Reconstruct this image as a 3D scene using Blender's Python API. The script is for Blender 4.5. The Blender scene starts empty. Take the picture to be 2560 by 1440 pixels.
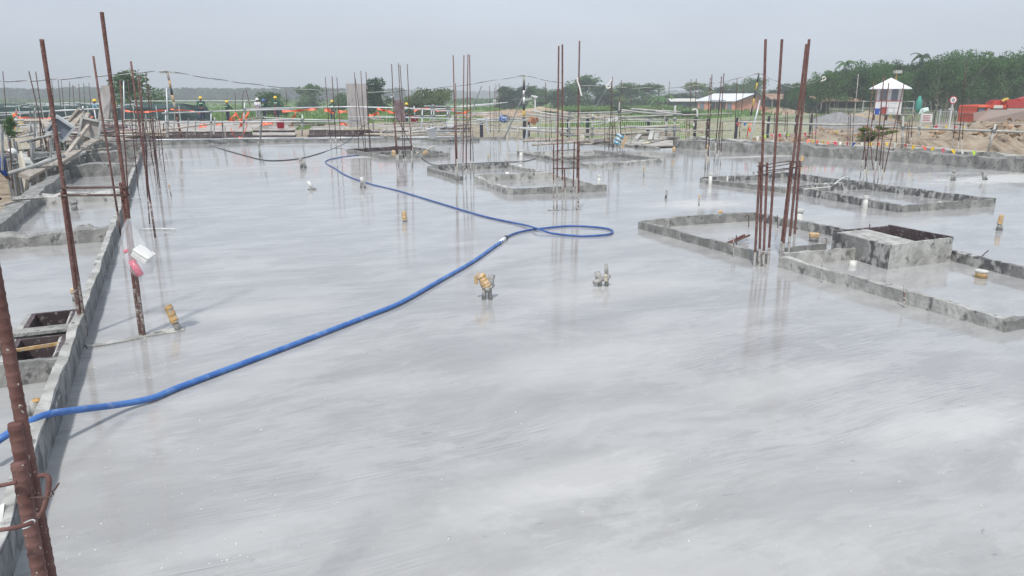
import bpy, bmesh, math, random
from mathutils import Vector, Matrix, noise
R=random.Random(7); PI=math.pi; rad=math.radians
SC=bpy.context.scene
# ------------------------------------------------------------- camera
F=1833.0; PITCH=rad(14.7); CH=1.65
cam=bpy.data.cameras.new('camera'); camo=bpy.data.objects.new('camera',cam)
SC.collection.objects.link(camo); SC.camera=camo
camo.location=(0,0,CH); camo.rotation_euler=(PI/2-PITCH,0,0)
cam.sensor_width=36; cam.lens=36*F/2560; cam.clip_start=.05; cam.clip_end=9000
# ------------------------------------------------------------- sky, sun, exposure
SUN_EL=rad(58); SDX,SDY=-.23,-.97
w=bpy.data.worlds.new('World'); SC.world=w; w.use_nodes=True
nt=w.node_tree; bg=nt.nodes['Background']
sky=nt.nodes.new('ShaderNodeTexSky'); sky.sky_type='NISHITA'; sky.sun_disc=False
sky.sun_elevation=SUN_EL; sky.sun_rotation=math.atan2(SDX,SDY)%(2*PI)
sky.air_density=1.3; sky.dust_density=2.5; sky.ozone_density=2.0
mx=nt.nodes.new('ShaderNodeMixRGB'); mx.inputs[0].default_value=.8; mx.inputs[2].default_value=(6.7,7.35,8.5,1)
nt.links.new(sky.outputs[0],mx.inputs[1]); tcw=nt.nodes.new('ShaderNodeTexCoord'); mpw=nt.nodes.new('ShaderNodeMapping'); mpw.inputs['Scale'].default_value=(1,1,4); nzw=nt.nodes.new('ShaderNodeTexNoise'); nzw.inputs['Scale'].default_value=1.6; nzw.inputs['Detail'].default_value=4
nt.links.new(tcw.outputs['Generated'],mpw.inputs[0]); nt.links.new(mpw.outputs[0],nzw.inputs[0]); mrw=nt.nodes.new('ShaderNodeMapRange'); mrw.inputs[1].default_value=.3; mrw.inputs[2].default_value=.7; mrw.inputs[3].default_value=.88; mrw.inputs[4].default_value=1.08; nt.links.new(nzw.outputs[0],mrw.inputs[0])
vmw=nt.nodes.new('ShaderNodeVectorMath'); vmw.operation='SCALE'; nt.links.new(mx.outputs[0],vmw.inputs[0]); nt.links.new(mrw.outputs[0],vmw.inputs['Scale']); nt.links.new(vmw.outputs[0],bg.inputs[0]); bg.inputs[1].default_value=.1
sl=bpy.data.lights.new('sun','SUN'); sl.energy=3.0; sl.angle=rad(3.5); sl.color=(1,.96,.9)
so=bpy.data.objects.new('sun',sl); SC.collection.objects.link(so)
sd=Vector((SDX*math.cos(SUN_EL),SDY*math.cos(SUN_EL),math.sin(SUN_EL))); so.rotation_euler=sd.to_track_quat('Z','Y').to_euler()
SC.view_settings.view_transform='Standard'; SC.view_settings.look='None'; SC.view_settings.exposure=.08; SC.view_settings.gamma=1
SC.cycles.volume_bounces=0; SC.cycles.max_bounces=8; SC.cycles.transparent_max_bounces=12
# ------------------------------------------------------------- projection helpers (pixel of the 2560x1440 photo -> point in the world)
sp,cp=math.sin(PITCH),math.cos(PITCH)
def ray(px,py):
    dx=(px-1280)/F; dy=(720-py)/F
    return Vector((dx,cp+dy*sp,-sp+dy*cp))
def G(px,py,z=0.):
    d=ray(px,py); t=(z-CH)/d.z; return Vector((d.x*t,d.y*t,z))
def AT(px,py,Y):
    d=ray(px,py); t=Y/d.y; return Vector((d.x*t,Y,CH+d.z*t))
U=Vector((-.42,.9075,0)); V=Vector((.9075,.42,0))
def S(v,u,z=0.): return V*v+U*u+Vector((0,0,z))
# ------------------------------------------------------------- materials
def M(name,c1,c2=None,scale=5,rough=.8,bump=0,bs=30,metal=0,thr=(.4,.6),c3=None,s3=40,thr3=(.6,.65),rough2=None,spec=.5,det=5,stretch=None,trans=0):
    m=bpy.data.materials.new(name); m.use_nodes=True; n=m.node_tree.nodes; l=m.node_tree.links; b=n['Principled BSDF']
    b.inputs['Roughness'].default_value=rough; b.inputs['Metallic'].default_value=metal; b.inputs['Specular IOR Level'].default_value=spec
    b.inputs['Base Color'].default_value=(*c1,1)
    geo=n.new('ShaderNodeNewGeometry'); mp=n.new('ShaderNodeMapping'); l.new(geo.outputs['Position'],mp.inputs[0])
    if stretch: mp.inputs['Rotation'].default_value=(0,0,stretch[3]); mp.inputs['Scale'].default_value=stretch[:3]
    def nz(s,d=det):
        t=n.new('ShaderNodeTexNoise'); t.inputs['Scale'].default_value=s; t.inputs['Detail'].default_value=d; l.new(mp.outputs[0],t.inputs[0]); return t
    def ramp(src,a,bb):
        r=n.new('ShaderNodeMapRange'); r.inputs[1].default_value=a; r.inputs[2].default_value=bb; l.new(src,r.inputs[0]); return r.outputs[0]
    def mix(f,a,bb):
        x=n.new('ShaderNodeMixRGB'); l.new(f,x.inputs[0])
        for i,q in((1,a),(2,bb)):
            if isinstance(q,tuple): x.inputs[i].default_value=(*q,1)
            else: l.new(q,x.inputs[i])
        return x.outputs[0]
    col=c1
    if c2:
        f=ramp(nz(scale).outputs[0],*thr); col=mix(f,c1,c2)
        if rough2 is not None:
            r=n.new('ShaderNodeMapRange'); r.inputs[3].default_value=rough; r.inputs[4].default_value=rough2; l.new(f,r.inputs[0]); l.new(r.outputs[0],b.inputs['Roughness'])
    if c3: col=mix(ramp(nz(s3).outputs[0],*thr3),col,c3)
    if not isinstance(col,tuple): l.new(col,b.inputs['Base Color'])
    if bump:
        bp=n.new('ShaderNodeBump'); bp.inputs['Strength'].default_value=1; bp.inputs['Distance'].default_value=bump; l.new(nz(bs,10).outputs[0],bp.inputs['Height']); l.new(bp.outputs[0],b.inputs['Normal'])
    if trans: b.inputs['Transmission Weight'].default_value=trans
    return m
MT={}
MT['rust']=M('rusty_steel',(.13,.06,.052),(.19,.10,.088),25,.85,.001,120,c3=(.5,.48,.45),s3=110,thr3=(.66,.69))
MT['rustdirty']=M('cement_splashed_rust',(.14,.085,.075),(.42,.4,.37),34,.85,.001,90,thr=(.5,.68))
MT['rustdark']=M('dark_rusty_steel',(.075,.05,.048),(.13,.08,.07),12,.85,c3=(.38,.37,.35),s3=16,thr3=(.62,.68))
MT['cement_bar']=M('cement_coated_steel',(.46,.455,.43),(.2,.12,.1),30,.9,.002,90,thr=(.55,.62))
MT['kerb']=M('rough_wet_cement',(.21,.21,.2),(.34,.34,.32),7,.65,.014,30,thr=(.42,.6),c3=(.13,.13,.128),s3=14,thr3=(.56,.66),det=12,stretch=(1.1,1.1,.8,0))
MT['kerbdark']=M('spattered_dark_board',(.1,.1,.105),(.43,.43,.41),13,.65,.01,34,thr=(.46,.58),c3=(.25,.25,.24),s3=4,thr3=(.44,.6),det=13,stretch=(1.1,1.1,.7,0))
MT['kerblight']=M('pale_cement_skim',(.48,.48,.455),(.32,.32,.3),6,.8,.012,28,thr=(.42,.6),c3=(.16,.16,.155),s3=11,thr3=(.57,.67),det=12,stretch=(1.1,1.1,.8,0))
MT['ply']=M('film_faced_plywood',(.055,.038,.042),(.1,.075,.078),3,.6,c3=(.27,.26,.255),s3=26,thr3=(.56,.68),det=9)
MT['ply2']=M('purple_brown_formwork_board',(.06,.045,.05),(.12,.095,.1),2,.7,c3=(.33,.31,.3),s3=6,thr3=(.55,.68))
MT['deck']=M('dusty_deck_board',(.36,.335,.31),(.5,.475,.44),1.5,.9,.004,8,c3=(.2,.18,.175),s3=2.5,thr3=(.54,.66))
MT['paleply']=M('cement_bleached_board',(.5,.48,.47),(.36,.34,.34),2,.85,.004,12,c3=(.16,.14,.14),s3=9,thr3=(.62,.7),stretch=(2.5,2.5,.5,0))
MT['galv']=M('galvanised_pipe',(.62,.66,.68),(.5,.53,.55),3,.45,metal=.25)
MT['dullpipe']=M('cement_stained_pipe',(.36,.37,.35),(.5,.5,.47),4,.7,.002,40,c3=(.2,.2,.2),s3=12,thr3=(.62,.7))
MT['greypipe']=M('grey_prop_pipe',(.17,.19,.2),(.27,.28,.28),5,.6)
MT['timber']=M('weathered_timber',(.34,.3,.25),(.46,.42,.37),6,.9,.003,20,c3=(.19,.17,.15),s3=12,thr3=(.58,.68))
MT['palewood']=M('pale_fresh_timber',(.62,.58,.48),(.5,.46,.38),5,.85)
MT['orange']=M('orange_plastic',(.85,.13,.06),(.95,.22,.12),9,.5)
MT['tapeorange']=M('tan_orange_packing_tape',(.5,.31,.12),(.64,.45,.24),26,.6,.004,60,c3=(.42,.4,.36),s3=40,thr3=(.54,.62))
MT['conduit']=M('cement_covered_conduit',(.27,.27,.26),(.42,.42,.4),30,.8,.003,60,c3=(.14,.14,.14),s3=25,thr3=(.6,.66))
MT['pvc']=M('white_pvc',(.72,.72,.68),(.56,.56,.52),9,.5,.001,40)
MT['white']=M('white_paint',(.8,.81,.82),(.7,.71,.72),3,.5)
MT['roofwhite']=M('white_sheet_roof',(.82,.84,.88),(.72,.75,.82),.8,.4)
MT['hose']=M('blue_hose',(.045,.14,.42),(.07,.19,.48),10,.42,c3=(.16,.26,.5),s3=22,thr3=(.56,.7),det=9)
MT['hose2']=M('dark_blue_hose',(.03,.085,.3),(.05,.13,.38),10,.35)
MT['black']=M('black_rubber',(.02,.02,.022),rough=.6)
MT['ivory']=M('ivory_cable',(.72,.72,.66),rough=.5)
MT['navy']=M('dark_navy_painted_steel',(.025,.03,.05),rough=.5)
MT['fence']=M('pale_green_fence_paint',(.56,.62,.46),(.47,.53,.39),5,.6)
MT['brick']=M('red_brick_wall',(.68,.26,.17),(.75,.36,.26),2,.9,.003,30)
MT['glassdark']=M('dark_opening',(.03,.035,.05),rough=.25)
MT['greyglass']=M('grey_window_glass',(.17,.2,.25),rough=.2)
MT['red']=M('red_paint',(.48,.06,.05),(.4,.05,.045),6,.5)
MT['redplastic']=M('crimson_plastic',(.62,.02,.08),(.5,.02,.05),4,.4)
MT['redorange']=M('orange_red_truck_paint',(.62,.09,.03),(.55,.06,.03),2,.45)
MT['yellowh']=M('yellow_helmet',(.8,.55,.03),rough=.35)
MT['yellowp']=M('faded_yellow_paint',(.6,.4,.07),rough=.6)
MT['blueh']=M('blue_helmet',(.06,.16,.5),rough=.35)
MT['skin']=M('skin',(.22,.12,.08),rough=.6)
MT['gjacket']=M('dark_green_cotton',(.012,.07,.06),(.018,.09,.07),9,.85)
MT['navycloth']=M('navy_cotton',(.015,.02,.06),(.03,.035,.08),9,.85)
MT['greycloth']=M('grey_cotton',(.25,.27,.29),(.32,.34,.36),9,.85)
MT['bluecloth']=M('light_blue_cotton',(.2,.38,.5),(.27,.46,.58),9,.85)
MT['bluework']=M('bright_blue_cotton',(.02,.09,.45),rough=.85)
MT['vest']=M('grey_vest_cloth',(.27,.26,.33),(.32,.3,.37),9,.8)
MT['vestpink']=M('pink_vest_trim',(.75,.16,.2),rough=.7)
MT['reflect']=M('reflective_tape',(.68,.78,.58),rough=.4)
MT['hivis']=M('lime_hivis_cloth',(.45,.75,.05),rough=.7)
MT['whitecloth']=M('white_cotton',(.7,.7,.7),rough=.9)
MT['carton']=M('brown_cardboard',(.36,.17,.1),(.42,.22,.14),6,.9)
MT['tancarton']=M('tan_cardboard',(.55,.42,.28),(.48,.36,.24),6,.9)
MT['cans']=M('blue_white_wrapping',(.08,.3,.45),(.5,.6,.65),16,.35,thr=(.47,.53))
MT['netblue']=M('blue_mesh_bag',(.05,.12,.35),(.4,.45,.6),14,.6)
MT['styro']=M('white_foam',(.82,.82,.78),rough=.7)
MT['pinkdrink']=M('red_drink',(.75,.02,.12),(.85,.12,.2),60,.2)
MT['bark']=M('pale_bark',(.3,.27,.22),(.17,.15,.12),3,.9)
MT['darkbark']=M('dark_bark',(.09,.075,.06),(.14,.12,.1),3,.9)
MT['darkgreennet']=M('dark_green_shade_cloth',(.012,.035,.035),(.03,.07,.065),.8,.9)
MT['rustroof']=M('rusty_tin_roof',(.4,.28,.2),(.22,.12,.08),.6,.8,stretch=(3,1,1,0))
MT['soil']=M('brown_soil',(.3,.2,.13),(.42,.32,.23),.9,.95,.05,3,c3=(.2,.13,.09),s3=2,thr3=(.56,.7))
MT['sand']=M('pale_sand',(.46,.38,.27),(.36,.28,.2),1.5,.95,.05,4,c3=(.26,.19,.13),s3=3,thr3=(.58,.72),det=9)
MT['gravel']=M('grey_gravel',(.2,.2,.2),(.28,.28,.28),3,.95,.03,10)
MT['creamcab']=M('cream_panel',(.72,.72,.66),(.6,.6,.55),2,.6)
MT['tealtarp']=M('teal_tarp',(.05,.3,.24),rough=.6)
MT['palesheet']=M('pale_mint_sheet',(.5,.66,.58),(.6,.74,.68),3,.5)
MT['brownply']=M('brown_plywood',(.15,.1,.11),(.22,.16,.17),5,.7,c3=(.36,.32,.32),s3=9,thr3=(.6,.68))
def leafmat(name,c1,c2,s=.35):
    m=M(name,c1,c2,s,.65,thr=(.35,.65),spec=.25,det=3)
    n=m.node_tree.nodes; l=m.node_tree.links; b=n['Principled BSDF']; o=n['Material Output']
    t=n.new('ShaderNodeBsdfTranslucent'); mxs=n.new('ShaderNodeMixShader'); mxs.inputs[0].default_value=.3
    l.new(b.inputs['Base Color'].links[0].from_socket,t.inputs[0]); l.new(b.outputs[0],mxs.inputs[1]); l.new(t.outputs[0],mxs.inputs[2]); l.new(mxs.outputs[0],o.inputs[0])
    return m
MT['leafdark']=leafmat('dark_foliage',(.03,.075,.035),(.06,.125,.05))
MT['leafmid']=leafmat('mid_foliage',(.065,.145,.045),(.11,.23,.07))
MT['leaflight']=leafmat('light_foliage',(.1,.15,.06),(.16,.22,.09))
MT['leafyellow']=leafmat('yellow_green_foliage',(.13,.2,.05),(.2,.27,.08))
MT['grassm']=leafmat('grass_blades',(.12,.24,.05),(.2,.34,.08),.15)
def clear_mat(name,c,a):
    m=bpy.data.materials.new(name); m.use_nodes=True; n=m.node_tree.nodes; l=m.node_tree.links; b=n['Principled BSDF']
    b.inputs['Base Color'].default_value=(*c,1); b.inputs['Roughness'].default_value=.25
    t=n.new('ShaderNodeBsdfTransparent'); x=n.new('ShaderNodeMixShader'); x.inputs[0].default_value=a
    l.new(t.outputs[0],x.inputs[1]); l.new(b.outputs[0],x.inputs[2]); l.new(x.outputs[0],n['Material Output'].inputs[0]); return m
MT['film']=clear_mat('clear_plastic_film',(.85,.87,.9),.22)
MT['bottle']=clear_mat('clear_bottle_plastic',(.85,.5,.58),.15)
MT['pinknet']=clear_mat('faded_pink_mesh',(.5,.4,.36),.7)
# slab material: wet power-floated concrete, smears run along V
def slabmat():
    m=bpy.data.materials.new('wet_floated_concrete'); m.use_nodes=True; n=m.node_tree.nodes; l=m.node_tree.links; b=n['Principled BSDF']
    geo=n.new('ShaderNodeNewGeometry')
    dn=n.new('ShaderNodeTexNoise'); dn.inputs['Scale'].default_value=.45; dn.inputs['Detail'].default_value=1.5; l.new(geo.outputs['Position'],dn.inputs[0])
    sb=n.new('ShaderNodeVectorMath'); sb.operation='SUBTRACT'; sb.inputs[1].default_value=(.5,.5,.5); l.new(dn.outputs['Color'],sb.inputs[0])
    sc=n.new('ShaderNodeVectorMath'); sc.operation='SCALE'; sc.inputs['Scale'].default_value=.55; l.new(sb.outputs[0],sc.inputs[0])
    wp=n.new('ShaderNodeVectorMath'); wp.operation='ADD'; l.new(geo.outputs['Position'],wp.inputs[0]); l.new(sc.outputs[0],wp.inputs[1])
    def mp(sx,sy,rot=-rad(24.8)):
        a=n.new('ShaderNodeMapping'); a.vector_type='POINT'; a.inputs['Rotation'].default_value=(0,0,rot); l.new(wp.outputs[0],a.inputs[0])
        c=n.new('ShaderNodeMapping'); c.inputs['Scale'].default_value=(sx,sy,1); l.new(a.outputs[0],c.inputs[0]); return c.outputs[0]
    def nz(v,s,d=6,dist=0,ro=.5):
        t=n.new('ShaderNodeTexNoise'); t.inputs['Scale'].default_value=s; t.inputs['Detail'].default_value=d; t.inputs['Distortion'].default_value=dist; t.inputs['Roughness'].default_value=ro; l.new(v,t.inputs[0]); return t.outputs[0]
    def mr(s,a,bb,c=0,d=1):
        r=n.new('ShaderNodeMapRange'); r.interpolation_type='SMOOTHSTEP'; l.new(s,r.inputs[0])
        for i,q in enumerate((a,bb,c,d)): r.inputs[i+1].default_value=q
        return r.outputs[0]
    def mth(op,a,bb):
        x=n.new('ShaderNodeMath'); x.operation=op
        for i,q in enumerate((a,bb)):
            if isinstance(q,(int,float)): x.inputs[i].default_value=q
            else: l.new(q,x.inputs[i])
        return x.outputs[0]
    def mix(f,a,bb):
        x=n.new('ShaderNodeMixRGB')
        if isinstance(f,float): x.inputs[0].default_value=f
        else: l.new(f,x.inputs[0])
        for i,q in((1,a),(2,bb)):
            if isinstance(q,tuple): x.inputs[i].default_value=(*q,1)
            else: l.new(q,x.inputs[i])
        return x.outputs[0]
    big=nz(mp(.35,.8),.55,5,.6); mid=nz(mp(.8,2.4),1.2,12,.3,.66); fine=nz(mp(1.6,38),2.4,9,.15,.62); speck=nz(mp(6,6),14,3); blot=nz(mp(1,2.0),2.4,12,.4,.68)
    c=mix(mr(mid,.3,.7),(.34,.34,.335),(.45,.45,.442))
    area=mr(nz(mp(.5,1.1),.8,3,.5),.42,.62)
    c=mix(mth('MULTIPLY',area,mr(fine,.52,.62,0,.55)),c,(.25,.255,.27))
    c=mix(mr(fine,.3,.44,.22,0),c,(.6,.6,.6))
    f2=nz(mp(1.1,58),2.4,7,.25,.6); c=mix(mth('MULTIPLY',area,mr(f2,.55,.63,0,.8)),c,(.24,.245,.255)); dabs=nz(mp(1.5,3.5),5,6,.6,.6); c=mix(mr(dabs,.66,.72,0,.6),c,(.24,.24,.25))
    c=mix(mr(blot,.56,.7,0,.4),c,(.52,.52,.50))
    c=mix(mr(blot,.3,.42,.3,0),c,(.31,.305,.31))
    c=mix(mr(speck,.7,.74,0,.5),c,(.72,.72,.72)); grit=nz(mp(10,14),9,8,.2,.75); c=mix(mr(grit,.55,.75,0,.35),c,(.24,.24,.25)); c=mix(mr(grit,.25,.42,.3,0),c,(.62,.62,.62))
    def ell(cx,cy,a_,b_):
        m_=n.new('ShaderNodeMapping'); m_.inputs['Location'].default_value=(-cx,-cy,0); l.new(geo.outputs['Position'],m_.inputs[0])
        r_=n.new('ShaderNodeMapping'); r_.inputs['Rotation'].default_value=(0,0,-rad(24.8)); l.new(m_.outputs[0],r_.inputs[0])
        s_=n.new('ShaderNodeMapping'); s_.inputs['Scale'].default_value=(1/a_,1/b_,0); l.new(r_.outputs[0],s_.inputs[0])
        v_=n.new('ShaderNodeVectorMath'); v_.operation='LENGTH'; l.new(s_.outputs[0],v_.inputs[0]); return mr(mth('ADD',v_.outputs['Value'],mth('ADD',mth('MULTIPLY',mid,1.3),mth('MULTIPLY',blot,.9))),2.05,1.35)
    cloud=nz(mp(1,1.8),1.0,12,.3,.66); c=mix(mr(cloud,.5,.58,0,.32),c,(.54,.54,.53)); c=mix(mr(cloud,.38,.46,.36,0),c,(.3,.3,.3))
    pale=ell(10.6,15.3,3.6,1.05)
    for e_ in ((3.0,11.5,1.3,.7),(-4.2,20.6,1.0,.5),(7.3,21,3.2,.5)): pale=mth('MAXIMUM',pale,mth('MULTIPLY',ell(*e_),.7))
    for e_ in ((.56,4.46,1.3,.45),(1.65,4.1,.9,.3),(2.3,3.5,.8,.25),(.2,2.9,.7,.22),(-2.0,5.6,.9,.35),(.9,6.3,1.3,.5)): pale=mth('MAXIMUM',pale,mth('MULTIPLY',ell(*e_),.32))
    rgh=mth('MULTIPLY',ell(-1.75,3.0,.9,.6),mr(blot,.35,.6)); c=mix(mth('MULTIPLY',rgh,.45),c,(.27,.265,.26))
    dry=mth('MULTIPLY',mr(big,.56,.66),.6)
    dry=mth('MAXIMUM',mth('MAXIMUM',dry,pale),mth('MULTIPLY',rgh,.6))
    c=mix(mth('MULTIPLY',dry,.45),c,(.56,.555,.53)); c=mix(mth('MULTIPLY',pale,.75),c,(.72,.71,.68))
    l.new(c,b.inputs['Base Color'])
    pool=mr(nz(mp(.6,1.1),.5,9,1.0,.6),.49,.515); near=ell(1.2,2.2,5.5,2.3)
    damp=mth('MAXIMUM',mth('MULTIPLY',pool,.35),near); c2=mix(mth('MULTIPLY',mth('SUBTRACT',1,damp),.16),c,(.19,.2,.21)); l.new(c2,b.inputs['Base Color'])
    ro=mth('ADD',mth('ADD',mr(mid,.35,.75,.025,.07),mth('MULTIPLY',damp,.11)),mth('MULTIPLY',dry,.3)); l.new(ro,b.inputs['Roughness'])
    b.inputs['IOR'].default_value=1.45
    bp=n.new('ShaderNodeBump'); bp.inputs['Strength'].default_value=1; bp.inputs['Distance'].default_value=.0007
    h=mth('ADD',nz(mp(.8,7),3.0,4,.3),mth('MULTIPLY',fine,.4)); l.new(h,bp.inputs['Height']); l.new(bp.outputs[0],b.inputs['Normal'])
    return m
MT['slab']=slabmat()
# ------------------------------------------------------------- object helpers
def tag(o,label=None,cat=None,group=None,kind=None):
    if label: o['label']=label
    if cat: o['category']=cat
    if group: o['group']=group
    if kind: o['kind']=kind
    return o
def thing(name,label,cat,loc,group=None):
    o=bpy.data.objects.new(name,None); SC.collection.objects.link(o); o.location=loc; o.empty_display_size=.2
    bpy.context.view_layer.update() if False else None
    return tag(o,label,cat,group)
def wloc(o):
    v=Vector((0,0,0))
    while o: v+=Vector(o.location); o=o.parent
    return v
class MB:
    def __init__(s): s.v=[]; s.f=[]; s.m=[]; s.mi=0
    def add(s,vs,fs):
        k=len(s.v); s.v+=[tuple(q) for q in vs]; s.f+=[tuple(i+k for i in f) for f in fs]; s.m+=[s.mi]*len(fs); return s
    def box(s,c,size,rz=0,M4=None):
        x,y,z=[q/2 for q in size]; c=Vector(c); Q=Matrix.Rotation(rz,3,'Z') if M4 is None else M4
        vs=[c+Q@Vector(p) for p in((-x,-y,-z),(x,-y,-z),(x,y,-z),(-x,y,-z),(-x,-y,z),(x,-y,z),(x,y,z),(-x,y,z))]
        return s.add(vs,[(0,3,2,1),(4,5,6,7),(0,1,5,4),(1,2,6,5),(2,3,7,6),(3,0,4,7)])
    def beam(s,a,b,w,h,roll=0):
        a,b=Vector(a),Vector(b); d=b-a; q=d.to_track_quat('X','Z').to_matrix()@Matrix.Rotation(roll,3,'X')
        return s.box((a+b)/2,(d.length,w,h),M4=q)
    def prism(s,pts,z0,z1):
        n=len(pts); vs=[(p[0],p[1],z0) for p in pts]+[(p[0],p[1],z1) for p in pts]
        return s.add(vs,[tuple(range(n-1,-1,-1)),tuple(range(n,2*n))]+[(i,(i+1)%n,n+(i+1)%n,n+i) for i in range(n)])
    def tube(s,pts,r,n=8,cap=True,closed=False):
        pts=[Vector(p) for p in pts]; k=len(pts); rs=r if isinstance(r,(list,tuple)) else [r]*k
        vs=[]; fs=[]; ref=None
        for i,p in enumerate(pts):
            if closed: d=pts[(i+1)%k]-pts[i-1]
            else: d=(pts[min(i+1,k-1)]-pts[max(i-1,0)])
            if d.length<1e-9: d=Vector((0,0,1))
            d.normalize()
            if ref is None: ref=Vector((0,1,0)) if abs(d.y)<.9 else Vector((1,0,0))
            a=d.cross(ref); a.normalize(); b=a.cross(d); ref=-b if b.dot(ref)<0 else b
            b=ref
            for j in range(n):
                t=2*PI*j/n; vs.append(p+(a*math.cos(t)+b*math.sin(t))*rs[i])
        for i in range(k-(0 if closed else 1)):
            for j in range(n):
                x,y=i*n+j,i*n+(j+1)%n; X,Y=((i+1)%k)*n+j,((i+1)%k)*n+(j+1)%n; fs.append((x,y,Y,X))
        if cap and not closed: fs+= [tuple(range(n-1,-1,-1)),tuple((k-1)*n+j for j in range(n))]
        return s.add(vs,fs)
    def lathe(s,prof,c,n=16,axis=None,cap=True):
        c=Vector(c); Q=Vector(axis).to_track_quat('Z','Y').to_matrix() if axis is not None else Matrix.Identity(3)
        vs=[];fs=[]
        for r,z in prof:
            for j in range(n):
                t=2*PI*j/n; vs.append(c+Q@Vector((r*math.cos(t),r*math.sin(t),z)))
        for i in range(len(prof)-1):
            for j in range(n): fs.append((i*n+j,i*n+(j+1)%n,(i+1)*n+(j+1)%n,(i+1)*n+j))
        if cap: fs+=[tuple(range(n-1,-1,-1)),tuple((len(prof)-1)*n+j for j in range(n))]
        return s.add(vs,fs)
    def rebar(s,a,b,r,n=7,pitch=.021):
        a,b=Vector(a),Vector(b); L=(b-a).length; k=int(L/pitch); pts=[];rs=[]
        for i in range(k):
            for t,q in((0,1),(.3,1),(.45,1.05),(.55,1.08),(.65,1.05),(.8,1)):
                pts.append(a.lerp(b,(i+t)/k)); rs.append(r*q)
        pts.append(b); rs.append(r)
        return s.tube(pts,rs,n)
    def build(s,name,mat,parent=None,smooth=False,origin=None):
        o0=wloc(parent) if parent else (Vector(origin) if origin is not None else None)
        if o0 is None:
            xs=[v[0] for v in s.v]; ys=[v[1] for v in s.v]; zs=[v[2] for v in s.v]
            o0=Vector(((min(xs)+max(xs))/2,(min(ys)+max(ys))/2,min(zs)))
        me=bpy.data.meshes.new(name); me.from_pydata([tuple(Vector(v)-o0) for v in s.v],[],s.f)
        for q in (mat if isinstance(mat,(list,tuple)) else [mat]): me.materials.append(MT[q] if isinstance(q,str) else q)
        if any(s.m): me.polygons.foreach_set('material_index',s.m)
        if smooth: me.polygons.foreach_set('use_smooth',[True]*len(me.polygons))
        me.update()
        o=bpy.data.objects.new(name,me); SC.collection.objects.link(o)
        if parent: o.parent=parent
        else: o.location=o0
        return o
def cr(pts,sub=6,closed=False):
    pts=[Vector(p) for p in pts]; n=len(pts); out=[]
    for i in range(n-(0 if closed else 1)):
        if closed: p0,p1,p2,p3=pts[i-1],pts[i],pts[(i+1)%n],pts[(i+2)%n]
        else: p0,p1,p2,p3=pts[max(i-1,0)],pts[i],pts[i+1],pts[min(i+2,n-1)]
        for k in range(sub):
            t=k/sub; out.append(.5*((2*p1)+(p2-p0)*t+(2*p0-5*p1+4*p2-p3)*t*t+(3*p1-p0-3*p2+p3)*t**3))
    if not closed: out.append(pts[-1])
    return out
# ============================================================= SETTING
fx=lambda v:(v.x,v.y)
edge=[G(1290,347),G(1460,357),G(1640,372),G(1700,369),G(1800,377),G(2000,389),G(2300,407),G(2560,431)]
poly=[S(-.662,-3),S(-.662,28.6),S(8.0,28.6)]+edge+[S(17.9,-3)]
mb=MB(); n=len(poly)
poly=poly[::-1] if False else poly
vs=[(p.x,p.y,0) for p in poly]+[(p.x,p.y,-.35) for p in poly]
mb.add(vs,[tuple(range(n-1,-1,-1)),tuple(range(n,2*n))]+[(i,(i+1)%n,n+(i+1)%n,n+i) for i in range(n)])
slab=mb.build('floor_slab','slab',origin=(0,0,0)); tag(slab,kind='structure')
mb=MB()
def srect(v0,v1,u0,u1): mb.prism([S(v0,u0),S(v1,u0),S(v1,u1),S(v0,u1)],-.3,0)
srect(-2,-.70,-1.5,4.9); srect(-2,-1.0,4.9,6.05); srect(-2,-.70,6.05,28.6)
tag(mb.build('floor_strip','slab',origin=(0,0,0)),kind='structure')
# ground outside
def bumps(x,y):
    z=-1.2
    d=((Vector((x,y,0)).dot(V))-17.9); u=Vector((x,y,0)).dot(U)
    soil=0
    if y<45:
        t=max(0,min(1,(u+6)/6))*max(0,min(1,(26-u)/8))
        e=max(0,1-abs(d-2.2)/6.5); z+=1.25*t*e**.7 if d>-6 else 0; soil=max(soil,e*t*2)
    for (cx,cy,rx,ry,h,sl_) in MOUNDS:
        q=((x-cx)/rx)**2+((y-cy)/ry)**2
        if q<4: g=math.exp(-q*1.6); z+=h*g*(1+.35*noise.noise((x*.6,y*.6,1))); soil=max(soil,g*sl_*1.6)
    z+=.16*noise.noise((x*.25,y*.25,0))+ .3*soil*noise.noise((x*.9,y*.9,3))+.14*soil*noise.noise((x*2.1,y*2.1,3))
    Vv=Vector((x,y,0)).dot(V)
    if Vv<-1.5 and y<45:  z-=1.5*min(1,(-1.5-Vv)/1.5); soil=1
    if Vv<17.3 and u<27.5 and Vv>-1.8 : z=min(z,-.75)
    zone=1 if (27<y<80 and -18<x<1) else 0
    if x>11 and y>28: zone=min(1,(x-11-(y-40)*.1)/6)*min(1,(y-28)/5)*max(0,min(1,(96-y)/14))
    if 45<y<80 and -2<x<26: zone=max(zone,.75*max(0,1-abs(y-62)/14))
    return z,min(1,max(soil,zone))
MOUNDS=[(17.5,26.5,5.5,4,1.1,1),(13,27,3,3,.55,1),(21,31,5,4,1.5,1),(26,36,5,5,1.4,1),(9.5,30,3,3,.5,1),(2.5,75,8,5,.9,1),(8,90,9,4,.6,1),(33,47,5,3,1.3,1),(27,34,3.5,3,1.0,1),(36,40,5,3,1.2,1),(27,44,4,3,.7,1),(35,50,5,3,.8,1),(12,36,3,2,.5,.9)]
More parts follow.
